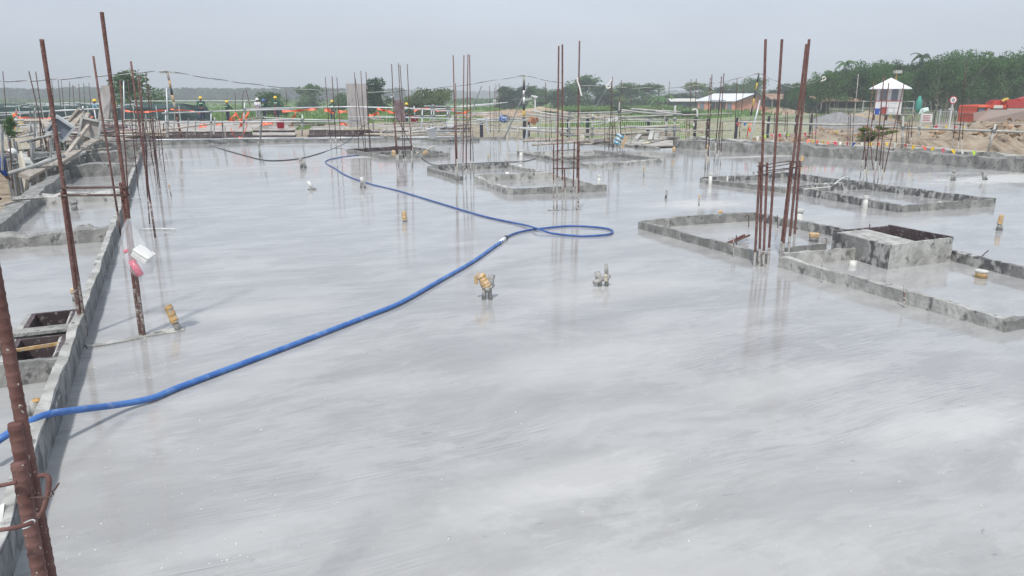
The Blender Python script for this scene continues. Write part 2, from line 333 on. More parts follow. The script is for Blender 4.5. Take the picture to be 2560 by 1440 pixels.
def grid(x0,x1,y0,y1,step,name):
    nx=int((x1-x0)/step)+1; ny=int((y1-y0)/step)+1; vs=[];col=[]
    for j in range(ny):
        for i in range(nx):
            x=x0+i*step;y=y0+j*step; z,s=bumps(x,y); 
            e=min(1,(x-x0)/8,(x1-x)/8,(y1-y)/8); z=-1.2+(z+1.2)*max(0,e) if y1-y<8 or x-x0<8 or x1-x<8 else z
            vs.append((x,y,z)); col.append(s)
    fs=[(j*nx+i,j*nx+i+1,(j+1)*nx+i+1,(j+1)*nx+i) for j in range(ny-1) for i in range(nx-1)]
    me=bpy.data.meshes.new(name); me.from_pydata(vs,[],fs)
    at=me.attributes.new('soil','FLOAT','POINT'); at.data.foreach_set('value',col)
    me.polygons.foreach_set('use_smooth',[True]*len(me.polygons))
    o=bpy.data.objects.new(name,me); SC.collection.objects.link(o); return o
def groundmat():
    m=M('field_ground',(.13,.21,.055),(.2,.27,.09),.12,.95,.2,3.2,c3=(.27,.25,.13),s3=.5,thr3=(.56,.72),det=9)
    n=m.node_tree.nodes;l=m.node_tree.links;b=n['Principled BSDF']; g=b.inputs['Base Color'].links[0].from_socket
    a=n.new('ShaderNodeAttribute'); a.attribute_name='soil'
    geo=n.new('ShaderNodeNewGeometry'); t=n.new('ShaderNodeTexNoise'); t.inputs['Scale'].default_value=.55; t.inputs['Detail'].default_value=6; l.new(geo.outputs[0],t.inputs[0])
    t2=n.new('ShaderNodeTexNoise'); t2.inputs['Scale'].default_value=1.1; t2.inputs['Detail'].default_value=12; t2.inputs['Roughness'].default_value=.65; l.new(geo.outputs[0],t2.inputs[0])
    ad=n.new('ShaderNodeMath'); ad.operation='ADD'; l.new(a.outputs['Fac'],ad.inputs[0]); l.new(t.outputs[0],ad.inputs[1])
    r=n.new('ShaderNodeMapRange'); r.inputs[1].default_value=.82; r.inputs[2].default_value=1.0; l.new(ad.outputs[0],r.inputs[0])
    cr_=n.new('ShaderNodeValToRGB'); e=cr_.color_ramp.elements; e[0].position=.36; e[0].color=(.1,.075,.05,1); e[1].position=.66; e[1].color=(.45,.375,.28,1)
    e.new(.42).color=(.26,.205,.15,1); e.new(.52).color=(.35,.29,.22,1); l.new(t2.outputs[0],cr_.inputs[0])
    x=n.new('ShaderNodeMixRGB'); l.new(r.outputs[0],x.inputs[0]); l.new(g,x.inputs[1]); l.new(cr_.outputs[0],x.inputs[2]); l.new(x.outputs[0],b.inputs['Base Color']); return m
MT['ground']=groundmat()
gr=grid(-70,80,-6,120,.6,'ground'); gr.data.materials.append(MT['ground']); tag(gr,kind='structure')
mb=MB()
def q4(a,b,c,d): mb.add([a,b,c,d],[(0,1,2,3)])
zf=-1.2
q4((-3500,119.9,zf),(3500,119.9,zf),(3500,6000,zf),(-3500,6000,zf)); q4((-3500,-300,zf),(-69.9,-300,zf),(-69.9,119.9,zf),(-3500,119.9,zf)); q4((79.9,-300,zf),(3500,-300,zf),(3500,119.9,zf),(79.9,119.9,zf)); q4((-69.9,-300,zf),(79.9,-300,zf),(79.9,-5.9,zf),(-69.9,-5.9,zf))
tag(mb.build('fields','ground',origin=(0,0,0)),kind='structure')
MT['pit']=M('dark_damp_pit_soil',(.13,.12,.11),(.22,.2,.18),1.5,.95,.05,4,c3=(.08,.08,.075),s3=3,thr3=(.5,.65))  # pit sheet gets a darker mottled soil colour than the open ground
mb=MB(); mb.prism([S(-22,-2),S(-2.3,-2),S(-2.3,28),S(-22,28)],-2.5,-2.35); tag(mb.build('pit_floor','pit',origin=(0,0,-2.5)),kind='structure')
# ------------------------------------------------------------- kerbs (formwork boards and cement upstands)
def wallmesh(mb,path,th,h,z0=0.,jit=.014,seg=.05,closed=False):
    if h>.3 or th>.15: seg=.15
    P=[Vector(p) for p in path]
    if closed: P=P+[P[0]]
    for a,b in zip(P[:-1],P[1:]):
        a=Vector((a.x,a.y,0)); b=Vector((b.x,b.y,0)); d=b-a; L=d.length; k=max(1,int(L/seg)); d.normalize(); nn=Vector((-d.y,d.x,0))
        a=a-d*th*.45; b=b+d*th*.45; base=len(mb.v); vs=[]
        for i in range(k+1):
            p=a.lerp(b,i/k); j=lambda s:jit*noise.noise((p.x*4+s*7,p.y*4,s*3.1))
            j1=jit*1.2*noise.noise((p.x*1.5,p.y*1.5,9))+jit*.7*noise.noise((p.x*13,p.y*13,2))
            vs+=[p+nn*(th/2+j(1))+Vector((0,0,z0-.03)),p+nn*(th/2+j(2))+Vector((0,0,z0+h+j(3)+j1)),p+nn*(-th/2+j(4))+Vector((0,0,z0+h+j(5)+j1)),p+nn*(-th/2+j(6))+Vector((0,0,z0-.03))]
        fs=[]
        for i in range(k):
            for q in range(3): fs.append((i*4+q,i*4+q+1,i*4+q+5,i*4+q+4))
        fs+=[(3,2,1,0),(k*4,k*4+1,k*4+2,k*4+3)]
        mb.add(vs,fs)
    return mb
def kerb(name,label,cat,boards,group=None):
    c=sum((Vector(b[0][0]) for b in boards),Vector())/len(boards); c.z=0
    t=thing(name,label,cat,c,group)
    for b in boards:
        path,th,h,mat=b[:4]; wallmesh(MB(),path,th,h,*b[4:]).build('side_board',mat,t)
    return t
GK='cement covered box outs on the wet slab'
kerb('formwork_box','long low box-out right of the tall rusty bars, crossed by the tall plywood box','formwork',[
 ([S(5.4,7.75),S(5.4,5.52)],.045,.1,'kerb'),([S(5.44,7.75),S(7.18,7.62)],.05,.11,'kerb'),([S(7.18,7.55),S(7.26,5.6)],.045,.11,'kerbdark'),
 ([S(5.42,5.3),S(5.36,3.12)],.07,.1,'kerblight',0,.02),([S(5.36,3.1),S(6.9,3.0)],.07,.09,'kerb',0,.025),([S(7.28,5.1),S(6.95,3.0)],.05,.11,'kerbdark'),
 ([S(5.48,5.36),S(6.4,5.27)],.04,.13,'kerblight'),([S(5.9,5.75),S(6.42,5.72)],.03,.08,'kerbdark')],GK)
kerb('plywood_box','tall open plywood box of spattered dark boards standing in the front right box-out','formwork box',[
 ([S(6.3,4.82),S(7.16,4.8)],.03,.25,'kerblight',0,.006),([S(7.16,4.8),S(7.2,5.55)],.03,.26,'ply',0,.004),([S(7.2,5.55),S(6.42,5.6)],.03,.25,'ply',0,.004),([S(6.42,5.6),S(6.3,4.82)],.03,.24,'kerbdark',0,.006)])
pb=[o for o in bpy.data.objects if o.name.startswith('plywood_box')][0]
MB().prism([S(6.33,4.85),S(6.72,4.84),S(6.86,5.56),S(6.43,5.57)],.222,.236).build('lid_board','kerblight',pb)
kerb('formwork_box','middle box-out of pale cement beside the short eight-bar cage','formwork',[
 ([S(5.3,15.9),S(5.28,13.9)],.08,.09,'kerb'),([S(5.5,13.5),S(5.26,11.45)],.1,.1,'kerblight',0,.03),([S(5.26,11.45),S(7.0,11.2)],.07,.11,'kerb'),([S(7.0,11.2),S(7.3,15.9)],.06,.09,'kerblight'),([S(5.3,15.9),S(7.3,16.0)],.05,.11,'kerbdark'),([S(5.5,13.6),S(7.1,13.4)],.06,.13,'kerblight')],GK)
kerb('formwork_box','far box-out with dark boards where the blue hose ends','formwork',[
 ([S(4.9,22.2),S(5.3,19.4)],.08,.1,'kerb'),([S(5.3,19.4),S(7.06,19.5)],.09,.1,'kerb',0,.03),([S(7.06,19.5),S(7.05,22.6)],.05,.1,'kerbdark'),([S(4.9,22.2),S(7.05,22.9)],.05,.11,'ply'),([S(5.2,20.9),S(6.9,21.2)],.06,.08,'kerbdark')],GK)
kerb('formwork_box','box-out of crumbly cement right of the cage, behind the middle box-out','formwork',[
 ([S(9.3,19.6),S(9.1,15.1)],.1,.08,'kerb',0,.03),([S(9.1,15.1),S(11.4,15.7)],.14,.07,'kerblight',0,.03),([S(11.4,15.7),S(11.46,18.9)],.08,.1,'kerb'),([S(9.3,19.6),S(11.46,18.9)],.06,.06,'kerblight'),([S(9.3,17.2),S(11.3,17.4)],.08,.1,'kerb',0,.03)],GK)
kerb('formwork_box','right rear box-out with a grey conduit arching over its divider','formwork',[
 ([S(9.4,11.5),S(9.75,9.7)],.05,.08,'kerb',0,.02),([S(9.85,9.55),S(9.6,7.3)],.05,.12,'kerbdark'),([S(9.6,7.3),S(11.45,7.1)],.05,.1,'kerb'),([S(11.45,7.1),S(11.55,11.55)],.05,.12,'kerbdark'),([S(11.55,11.55),S(9.4,11.5)],.05,.1,'kerbdark'),([S(9.9,9.6),S(11.5,9.5)],.06,.12,'kerbdark'),([S(10.0,10.0),S(11.4,9.95)],.1,.07,'kerblight',0,.03)],GK)
kerb('formwork_box','small low box-out at the far slab edge, beside the white bucket','formwork',[
 ([G(1060,349),G(1110,356)],.2,.09,'kerb',0,.03),([G(1110,356),G(1190,352)],.2,.08,'kerbdark',0,.03),([G(1060,349),G(1180,344)],.1,.06,'kerb')],GK)
MT['edgeb']=M('shade_darkened_board',(.18,.19,.195),(.29,.295,.295),5,.7,.006,30,c3=(.1,.11,.115),s3=12,thr3=(.5,.64),det=10,stretch=(1,1,.6,0))  # board colour darkened to carry the shade on its slab-side face
kerb('edge_board','long dark edge board running along the left side of the slab','formwork',[([S(-.68,-1),S(-.68,28.5)],.045,.15,'edgeb',0,.005),([S(-.69,-1),S(-.69,28.5)],.055,.03,'kerblight',.138,.012)])
kerb('edge_upstand','rough cement upstand on the outer left edge of the slab','formwork',[([S(-2,8.6),S(-2,28.4)],.22,.18,'kerb',0,.018)])
for i,(u,h,lb) in enumerate(((9.75,.16,'nearest wide cement beam crossing the left strip, below the first bar cage'),(13.6,.15,'second beam across the left strip with a dark box on its right end'),(17.9,.24,'third beam across the left strip, below the pile of boards'),(21.5,.26,'fourth and smooth cement beam across the left strip'),(25.3,.27,'farthest cement beam across the left strip'))):
    kerb('cross_beam',lb,'beam',[([S(-1.98,u),S(-.74,u)],.2,h,'kerb' if i!=1 else 'kerblight',0,.05)],'cement beams across the left strip')
kerb('edge_upstand','low cement upstand along the far left edge of the slab','formwork',[([S(-2,28.5),S(8,28.5)],.25,.13,'kerb',0,.03)])
kerb('edge_upstand','low cement strip along the far slab edge before the pale fence','formwork',[([S(8.1,28.5),edge[0]],.2,.07,'kerb',0,.02)])
kerb('edge_upstand','thick rough cement upstand along the right edge of the slab','formwork',[([e for e in edge[3:]]+[S(17.9,4)],.3,.27,'kerb',0,.05),([e+V*.9+U*.5 for e in edge[3:]],.3,.3,'kerblight',0,.05)])
kerb('edge_upstand','crumbled cement lip at the slab corner before the pipe stack','formwork',[([edge[0],edge[1]],.15,.04,'kerb',0,.02),([edge[1],edge[2]],.2,.06,'kerb',0,.03)])
kerb('cement_lump','white ragged lump of cement on the edge board near the frame bottom','cement',[([S(-.73,2.35),S(-.72,3.0)],.05,.17,'pvc',0,.02)])
# two wells in the left strip
def well(u0,u1,label,lid=False):
    t=thing('plywood_well',label,'formwork box',S(-.86,(u0+u1)/2),'open wells beside the edge board')
    a,b=-1.0,-.74
    for P,Q,m in((S(a,u1),S(b,u1),'ply'),(S(a,u0),S(a,u1),'ply'),(S(b,u0),S(b,u1),'ply'),(S(a,u0),S(b,u0),'ply')):
        wallmesh(MB(),[P,Q],.03,.55,-.42,.003).build('side_board',m,t)
    mb=MB(); mb.prism([S(a,u0),S(b,u0),S(b,u1),S(a,u1)],-.45,-.43); mb.build('bottom','ply',t)
    wallmesh(MB(),[S(-1.25,u0-.03),S(-.74,u0-.03)],.05,.135,0,.01).build('rim','kerb',t)
    wallmesh(MB(),[S(-1.03,u0),S(-1.03,u1)],.03,.13,0,.006).build('rim','kerblight',t)
    wallmesh(MB(),[S(b-.02,u0),S(b-.02,u1)],.02,.125,0,.006).build('rim','kerblight',t)
    return t
well(5.66,6.04,'dark open plywood well behind the cement bar, nearer the tall rusty bars')
well(4.93,5.4,'dark open plywood well with a thin orange edged board across it')
MB().beam(S(-1.2,5.53,.14),S(-.72,5.53,.14),.12,.02).build('plank','kerb')
tag(bpy.data.objects['plank'],'flat cement smeared plank bridging the two dark wells','plank')
o=MB().beam(S(-1.0,5.2,.12),S(-.76,5.24,.12),.012,.02).build('batten','tapeorange'); tag(o,'thin yellowish batten edge lying across the front well','batten')
# cement ridge from the first cage to the taped conduit
o=wallmesh(MB(),[S(-.6,5.5),S(-.3,5.58),S(-.08,5.62)],.1,.008,0,.014,.03).build('cement_ridge','kerblight'); tag(o,'low crumbly ridge of cement between the two tall left bars','cement ridge')
o=wallmesh(MB(),[S(5.05,9.6),S(5.5,9.45)],.04,.006,0,.006,.04).build('cement_ridge','kerb'); tag(o,'thin cement ridge at the foot of the short cage','cement ridge')
# ============================================================= REBAR COLUMNS
def hull(P):
    P=sorted(set((round(p[0],4),round(p[1],4)) for p in P))
    if len(P)<3: return P
    def half(Q):
        h=[]
        for p in Q:
            while len(h)>=2 and (h[-1][0]-h[-2][0])*(p[1]-h[-2][1])-(h[-1][1]-h[-2][1])*(p[0]-h[-2][0])<=0: h.pop()
            h.append(p)
        return h
    a=half(P); b=half(P[::-1]); return a[:-1]+b[:-1]
def cage(label,bars,ties=(),rb=False,mat='rust',group='rusty starter bars of future columns',low=None,tr=.005,z0=0.,lowh=.25,minw=0):
    """bars: (top px x,y, base px x,y, radius[, mat]); ties: heights"""
    B=[]
    for b in bars:
        base=G(b[2],b[3],z0); top=AT(b[0],b[1],base.y); B.append((base,top,b[4],b[5] if len(b)>5 else mat))
    c=sum((b[0] for b in B),Vector())/len(B)
    t=thing('column_starter_bars',label,'rebar',c,group)
    for base,top,r,m in B:
        mb=MB(); L=top.z-z0
        lo=base+(top-base)*(min(.9,lowh*R.uniform(.7,1.6)/L)) if low else base
        if rb: mb.rebar(lo,top,r)
        else: mb.tube([lo,lo.lerp(top,.33)+Vector((R.uniform(-.006,.006),0,0)),lo.lerp(top,.66)+Vector((R.uniform(-.006,.006),0,0)),top],r,7)
        if low:
            mb.mi=1; p0=base-Vector((0,0,.02))
            mb.rebar(p0,lo,r*1.04) if rb else mb.tube([p0,lo],r*1.04,7)
            mb.build('rebar',[m,low],t,True)
        else: mb.build('rebar',[m],t,True)
    for h in ties:
        P=[]
        for base,top,r,m in B:
            if top.z>h+z0: 
                p=base.lerp(top,(h)/(top.z-z0)); o=r+tr
                P+=[(p.x-o,p.y-o),(p.x+o,p.y-o),(p.x+o,p.y+o),(p.x-o,p.y+o)]
        H=hull(P); hh=R.uniform(-.01,.01)
        pts=[Vector((x,y,z0+h+hh*math.sin(i*2))) for i,(x,y) in enumerate(H)]
        MB().tube(pts,tr,5,closed=True).build('stirrup','rustdark',t)
    return t
# nearest bar at the left frame edge
t=thing('column_starter_bars','nearest thick ribbed rusty bar bundle at the left frame edge','rebar',(-.9,1.23,0),'rusty starter bars of future columns')
def B2(x,y,z0,z1,r,m='rust'):
    mb=MB(); mb.rebar((x,y,z0),(x,y,z1),r,12,.021); mb.build('rebar',m,t,True)
B2(-.893,1.23,-.05,2.3,.0108,'rust'); q_=AT(31,1058,1.215); B2(q_.x+.004,1.215,.4,q_.z,.0115,'rust'); q_=AT(46,1157,1.19); B2(q_.x,1.19,.62,q_.z,.0125,'rust'); q_=AT(112,1400,1.222); B2(q_.x,1.222,-.05,.93,.0118,'rust'); B2(-1.32,1.25,-.05,1.2,.0125)
for P in ([(-60,1222,1.17),(0,1214,1.165),(40,1206,1.165)],[(-60,1338,1.13),(0,1325,1.13),(45,1318,1.13),(76,1309,1.14),(86,1300,1.17)]):
    MB().tube([AT(*p) for p in P],.004,8).build('stirrup','rust',t,True)
hk=AT(100,1190,1.2)
MB().tube(cr([AT(70,1245,1.19),AT(100,1243,1.17),AT(120,1243,1.17),AT(133,1236,1.16),AT(130,1227,1.15),AT(136,1225,1.15),AT(147,1208,1.14)],4),.0016,6).build('tie_wire','rustdark',t,True)
MB().tube(cr([AT(98,1190,1.2),AT(112,1188,1.19),AT(122,1198,1.18),AT(120,1230,1.175),AT(108,1275,1.17),AT(96,1290,1.17)],4),.0045,8).build('hook','rust',t,True)
MB().tube(cr([AT(60,1308,1.15),AT(78,1300,1.15),AT(87,1303,1.15),AT(70,1318,1.15),AT(56,1322,1.15)],4),.0013,6).build('tie_wire','galv',t,True)
r=.0125
A=cage('pair of tall ribbed bars with a plastic bag hanging, first cage from the left front',[(104,98,215,840,.0135),(156,478,205,842,.0135,'rust'),(254,30,360,840,.0125),(302,456,352,838,.0135)],(1.0,1.05),rb=True,low='rustdirty',lowh=.45)
cage('second tall cage along the left strip, behind the bag',[(233,140,303,590,.012),(327,153,388,594,.011),(300,200,326,575,.009),(345,190,374,560,.008)],(1.2,),low='rustdirty',lowh=.4)
cage('third cage along the left strip with wire hoops and short bars',[(350,187,372,488,.011),(364,182,395,460,.009),(372,210,400,470,.008),(365,305,388,440,.009),(377,300,398,452,.009),(398,300,412,430,.009),(320,200,345,470,.009)],(.5,.75,1.0),mat='rustdark',low='rustdark')
cage('thin far cage behind the orange tape, left of the yellow pole',[(337,286,343,385,.009),(362,290,368,392,.009),(372,290,378,390,.009),(380,290,386,392,.009),(394,295,399,388,.009)],(.3,.6),mat='rustdark',z0=0)
cage('bar group at the far slab edge left of the bleached board',[(813,192,828,370,.011),(830,190,841,374,.014),(842,193,853,373,.011)],(.5,),mat='rustdark',low='cement_bar')
cage('bar group crossing in front of the bleached board',[(886,180,897,370,.011),(888,195,911,378,.011),(902,177,915,383,.011),(915,180,924,370,.012),(920,300,927,370,.012)],(.8,),mat='rustdark')
cage('cage with a white hook and a brown board, behind the far box-out',[(979,160,992,413,.011),(986,300,997,416,.018,'rust'),(996,157,1010,416,.0095),(1000,162,1015,416,.0095),(1018,160,1030,415,.0095),(1024,305,1032,417,.013,'rust')],(),low='cement_bar',mat='rustdark')
cage('cage of six slim bars at the left corner of the middle box-out',[(1133,138,1141,452,.011),(1137,300,1145,455,.011),(1139,208,1144,452,.009),(1160,138,1157,449,.0105),(1170,136,1165,448,.0105),(1174,137,1177,447,.0105),(1180,320,1185,445,.011,'cement_bar')],(1.08,),low='cement_bar',lowh=.3)
cage('short cage of eight bars with three tall ones before the middle box-out',[(1397,115,1392,527,.0115),(1406,111,1406,526,.0125),(1449,102,1441,525,.0105),(1384,360,1384,527,.010),(1411,420,1415,526,.010),(1436,354,1432,524,.010),(1447,353,1446,525,.012)],(.62,.75,.88),low='cement_bar',lowh=.32,rb=True)
cage('tall cage of eight red rusty bars at the right box-out corner',[(1914,98,1898,665,.0125),(1955,98,1920,660,.0125),(2023,98,1970,637,.0135),(2016,110,1955,642,.0125),(1900,405,1886,665,.0125),(1918,406,1908,668,.0125),(1978,402,1950,640,.0125),(2000,402,1983,632,.0125)],(.93,.99),low='cement_bar',lowh=.2,rb=True)
cage('cage of seven slim bars behind the right rear box-out',[(2185,205,2150,446,.010),(2193,225,2156,463,.010),(2210,190,2184,461,.011),(2222,207,2194,458,.010),(2160,345,2168,455,.009),(2175,350,2187,458,.009),(2260,210,2199,480,.009),(2210,350,2205,450,.009)],(.9,),low='cement_bar',lowh=.3,mat='rust')
cage('pair of bar bunches on the wet slab right of centre',[(1776,195,1762,424,.010),(1780,186,1769,424,.011),(1766,305,1764,426,.010),(1773,302,1773,418,.009),(1804,191,1785,407,.012),(1810,183,1795,407,.011),(1800,305,1790,410,.010),(1806,305,1801,415,.010)],(.8,),low='cement_bar',lowh=.35,mat='rustdark')
t7=cage('cage wrapped in looping wire beside the hanging blue cans',[(1531,192,1522,372,.012),(1528,205,1532,376,.011),(1512,290,1512,373,.010),(1535,290,1543,376,.010),(1554,200,1550,374,.011),(1549,295,1556,374,.009)],(.35,.7),mat='rustdark')
for i in range(3):
    a=AT(1530+12*i,330+4*i,24.6-.2*i); rr=.34+.05*i
    MB().tube([a+Vector((rr*math.cos(q)*.75,.1*math.sin(q*2),rr*1.2*math.sin(q))) for q in [k*PI/14 for k in range(28)]],.007,5,closed=True).build('wire_loop','rustdark' if i else 'ivory',t7)
cage('slim bars in front of the striped pole and fence',[(1364,206,1365,373,.010),(1351,270,1352,388,.009,'cement_bar'),(1376,272,1373,372,.009),(1378,300,1378,374,.009)],(),mat='rustdark',low='cement_bar')
cage('four thin bars at the far slab edge before the fence',[(1224,215,1226,350,.011),(1237,219,1234,358,.009),(1240,210,1240,352,.009),(1248,209,1247,357,.012)],(),mat='rustdark',low='cement_bar')
t=cage('thin cage left of the far box by the fence',[(1162,290,1164,345,.01),(1172,300,1172,346,.01),(1139,210,1141,348,.009)],(),mat='rustdark')
cage('short tied cage on the right slab edge before the grey net of the fence',[(1937,280,1932,372,.012),(1965,278,1958,378,.010),(1969,280,1966,378,.012)],(.9,),mat='rustdark',low='cement_bar',lowh=.4)
cage('tied pair of bars right of the tallest red bars',[(2025,278,2022,372,.010),(2032,276,2030,372,.010),(2042,280,2038,372,.010)],(.95,),mat='rustdark')
cage('bar bunch on the sand before the white guard hut, with a tie',[(2122,281,2118,378,.010),(2126,281,2124,380,.012),(2134,283,2131,376,.010),(2106,290,2104,370,.009,'cement_bar')],(.8,),mat='rustdark')
cage('low tied cage on the right edge below the guard hut',[(2244,298,2238,392,.010),(2257,285,2252,394,.013),(2275,293,2266,396,.010),(2281,290,2276,397,.010),(2270,300,2262,396,.009)],(.85,),mat='rustdark',low='cement_bar',lowh=.4)
cage('three bars with a tie at the right edge before the soil bank',[(2388,292,2379,405,.011),(2417,155,2391,408,.010),(2409,300,2401,406,.010)],(.95,),mat='rustdark',low='cement_bar',lowh=.5)
cage('lone white topped rod right of the tallest red bars',[(2146,185,2128,372,.011,'cement_bar')],(),mat='cement_bar')
cage('pair of dark bars rising over the brick house',[(1728,197,1722,356,.012),(1741,196,1735,358,.011),(1717,290,1713,362,.010,'rust'),(1720,292,1719,360,.009)],(.2,.7),mat='rustdark')
cage('two thin bars over the brick house gable',[(1843,195,1836,368,.011),(1861,196,1846,366,.009)],(),mat='rustdark')
for i,(a,b,c,d,lb) in enumerate(((2000,215,2000,290,0),(1674,203,1668,300,0),(1579,206,1578,290,0),(1063,1063,0,0,0))):
    if c and d: cage(('dark rod just left of the tallest red bars, far behind','dark rod standing in the field left of the brick house','dark rod before the wide round tree')[i],[(a,b,c,d,.03)],(),mat='rustdark',z0=-1.0,group='far rods')
# far left forest of bars: on the lower deck
LB=[(7,178,22,372),(72,178,128,420),(89,179,122,400),(129,198,140,330),(145,196,158,330),(153,200,165,325),(174,204,175,330),(182,212,190,330),(197,209,205,330),(209,208,216,320),(222,207,232,320)]
for i,(a,b,c,d) in enumerate(LB):
    big=i<3
    cage(('thick dark bar at the far left frame edge','slanting dark bar left of the first tall rusty bar','slanting dark bar nearest the first tall rusty bar')[i] if big else 'thin dark bar in the row of bars over the far left deck',[(a,b,c,d,.013 if big else .014)],(),mat='rustdark',z0=0 if not big else -.1,group='far left bars' if not big else 'slanting bars of the left edge')
for i,(a,b,c,d,lb) in enumerate([(614,220,634,300,'dark bar standing in the grass right of centre left workers'),(587,228,590,300,'faint thin bar in the grass behind the small worker'),(608,226,604,300,'faint thin bar between the workers and the netting'),(716,226,716,296,'thin bar in the grass behind the yellow helmets'),(778,210,778,262,'thin bar before the round tree on the plain')]):
    cage(lb,[(a,b,c,d,.03)],(),mat='rustdark',z0=-.4,group='thin bars out in the field')
# ============================================================= HOSE
hp=[(-40,1130,.10),(0,1098,.12),(60,1062,.17),(120,1036,.17),(200,1024,.12),(300,1011,.05),(380,995,.025),(450,967,.02),(600,911,.02),(760,851,.02),(900,797,.02),(1000,757,.02),(1100,701,.02),(1180,655,.02),(1230,620,.02),(1255,603,.02)]
hq=[(1255,603,.016),(1264,594,.016),(1285,584,.014),(1312,577,.014),(1345,572,.014),(1420,565,.014),(1480,567,.014),(1520,572,.014),(1532,579,.014),(1520,586,.014),(1470,590,.014),(1420,588,.014),(1375,582,.02),(1342,571,.042),(1310,562,.02),(1270,554,.013),(1200,538,.013),(1100,508,.013),(1000,478,.013),(920,458,.013),(865,438,.013),(838,421,.013),(814,407,.013),(822,399,.013),(852,393,.013),(897,388,.013)]
t=thing('garden_hose','long blue hose snaking and looping across the wet slab','hose',G(1255,603))
MB().tube(cr([G(*p) for p in hp],8),.0178,12).build('thick_hose','hose',t,True)
MB().tube(cr([G(*p) for p in hq],6),.0125,10).build('thin_hose','hose2',t,True)
a=G(1250,606,.018); b=G(1262,596,.018)
MB().tube([a,b],.024,12).build('coupling','white',t,True)
MB().tube([b,b+(b-a)*.25],.026,12).build('clamp','black',t,True)
# ============================================================= SLAB CLUTTER
def pts_circ(r,n): return [(r*math.cos(2*PI*i/n),r*math.sin(2*PI*i/n)) for i in range(n)]
def wrap(mb,a,b,r,n=10,k=6):
    a,b=Vector(a),Vector(b); mb.tube([a.lerp(b,i/k)+Vector((R.uniform(-.1,.1)*r*(i>0),R.uniform(-.1,.1)*r*(i>0),0)) for i in range(k+1)],[r*R.uniform(.92,1.08)*(1+.04*math.sin(i*1.1)) for i in range(k)]+[r*.72],n)
def taped(px,py,h,label,lean=(0,0),r=.022,grp='taped conduit stubs in the slab',cap=.5,two=False):
    p=G(px,py); t=thing('conduit_stub',label,'pipe',p,grp); top=p+Vector((lean[0],lean[1],h)); m=p.lerp(top,1-cap)
    mb=MB(); mb.tube([p,m],r*.85,10); 
    if two: mb.tube([p+Vector((r*2,0.01,0)),m+Vector((r*.8,0,0))],r*.8,10)
    mb.build('conduit','conduit',t,True)
    mb=MB(); wrap(mb,m-Vector((0,0,.01)),top,r*1.1); mb.build('tape_cap','tapeorange' if cap>.25 else 'conduit',t)
    MB().tube([m+Vector((r*1.05*math.cos(q),r*1.05*math.sin(q),.0)) for q in [k*PI/6 for k in range(12)]],.003,5,closed=True).build('tie_wire','galv',t)
    return t
taped(447,828,.2,'short conduit with an orange taped cap beside the two tall left bars',(-.05,-.01),.026,cap=.6)
taped(1012,554,.14,'stubby tan taped conduit alone on the slab above the middle of the hose',(-.005,0),.033,cap=.8)
taped(2494,576,.2,'tall orange taped double conduit near the right frame edge',(.02,0),.025,cap=.55,two=True)
taped(1803,550,.13,'small orange taped stub behind the first box-out',(-.02,0),.03,cap=.6)
taped(190,752,.11,'grey stub half hidden behind the tall left bar',(0,0),.03,cap=.3)
taped(1747,514,.17,'thin pale stub with a curled tan top on the dry patch',(0,0),.013,cap=.35)
taped(1663,496,.14,'dark bent pair of thin conduits left of the dry patch',(.02,0),.012,cap=.2,two=True)
taped(2379,452,.2,'grey stub on the dry pale patch at the right',(.02,0),.03,cap=.1,two=True)
taped(2460,450,.17,'grey stub pair farther right on the pale patch',(-.05,0),.03,cap=.1,two=True)
taped(1609,440,.2,'thin white stub with an orange top beyond the cage',(0,0),.014,cap=.4)
taped(1684,390,.25,'pale taped stub with a mirror reflection at the far right slab',(0,0),.04,cap=.4)
taped(1769,384,.25,'faint tan stub beyond the bunches of bars',(0,0),.04,cap=.5)
taped(2002,410,.2,'tan stub peeping behind the tallest red bars',(.03,0),.04,cap=.6)
taped(1222,415,.27,'thin pale stub tipped orange at the back of the middle box-out',(-.01,0),.015,cap=.3)
taped(650,393,.42,'chunky grey stub cluster at the far end of the slab',(0,0),.035,cap=.2)
taped(754,420,.22,'dark bent stub left of the far end of the hose',(0,0),.045,cap=.1,two=True)
taped(428,490,.2,'slender white capped stub right of the third cage',(-.02,0),.012,cap=.3)
taped(232,502,.09,'low grey lump on the second beam of the left strip',(0,0),.07,cap=.1)
taped(228,588,.13,'grey stub left of the bag on the left strip',(0,0),.035,cap=.2)
taped(187,526,.14,'grey stub in the second bay of the left strip',(0,0),.05,cap=.1)
taped(985,388,.13,'orange taped plug inside the far box-out, left one',(0,0),.055,cap=.8)
taped(1063,388,.13,'orange taped plug inside the far box-out, right one',(0,0),.06,cap=.8)
# grey wrapped stub by the near board
p=G(95,1040,.0); t=thing('conduit_stub','cement caked stub under the hose by the near edge board','pipe',p,'taped conduit stubs in the slab')
mb=MB(); mb.tube([p,p+Vector((0,0,.09))],.027,12); mb.tube([p+Vector((-.04,.01,0)),p+Vector((-.05,.01,.07))],.018,10); mb.build('conduit','conduit',t,True)
mb=MB(); wrap(mb,p+Vector((0,0,.06)),p+Vector((.01,0,.1)),.024); mb.build('tape_cap','tapeorange',t)
def cluster(px,py,label,spec,orange=False):
    p=G(px,py); t=thing('conduit_cluster',label,'pipe',p,'bundled conduit stubs in the slab')
    for (a,b,r,m,nm) in spec: mb=MB(); mb.tube([p+Vector(a),p+Vector(b)],r,10); mb.build(nm,m,t,True)
    return t,p
t,p=cluster(1217,748,'bundle of conduits with a drooping orange bag of tape, below the hose',[((-.025,0,0),(-.015,0,.12),.019,'conduit','conduit'),((.03,0,0),(.02,.01,.13),.019,'conduit','conduit'),((.0,-.04,.085),(.05,.03,.12),.022,'conduit','conduit'),((.02,.01,.1),(.045,.02,.205),.028,'conduit','conduit')])
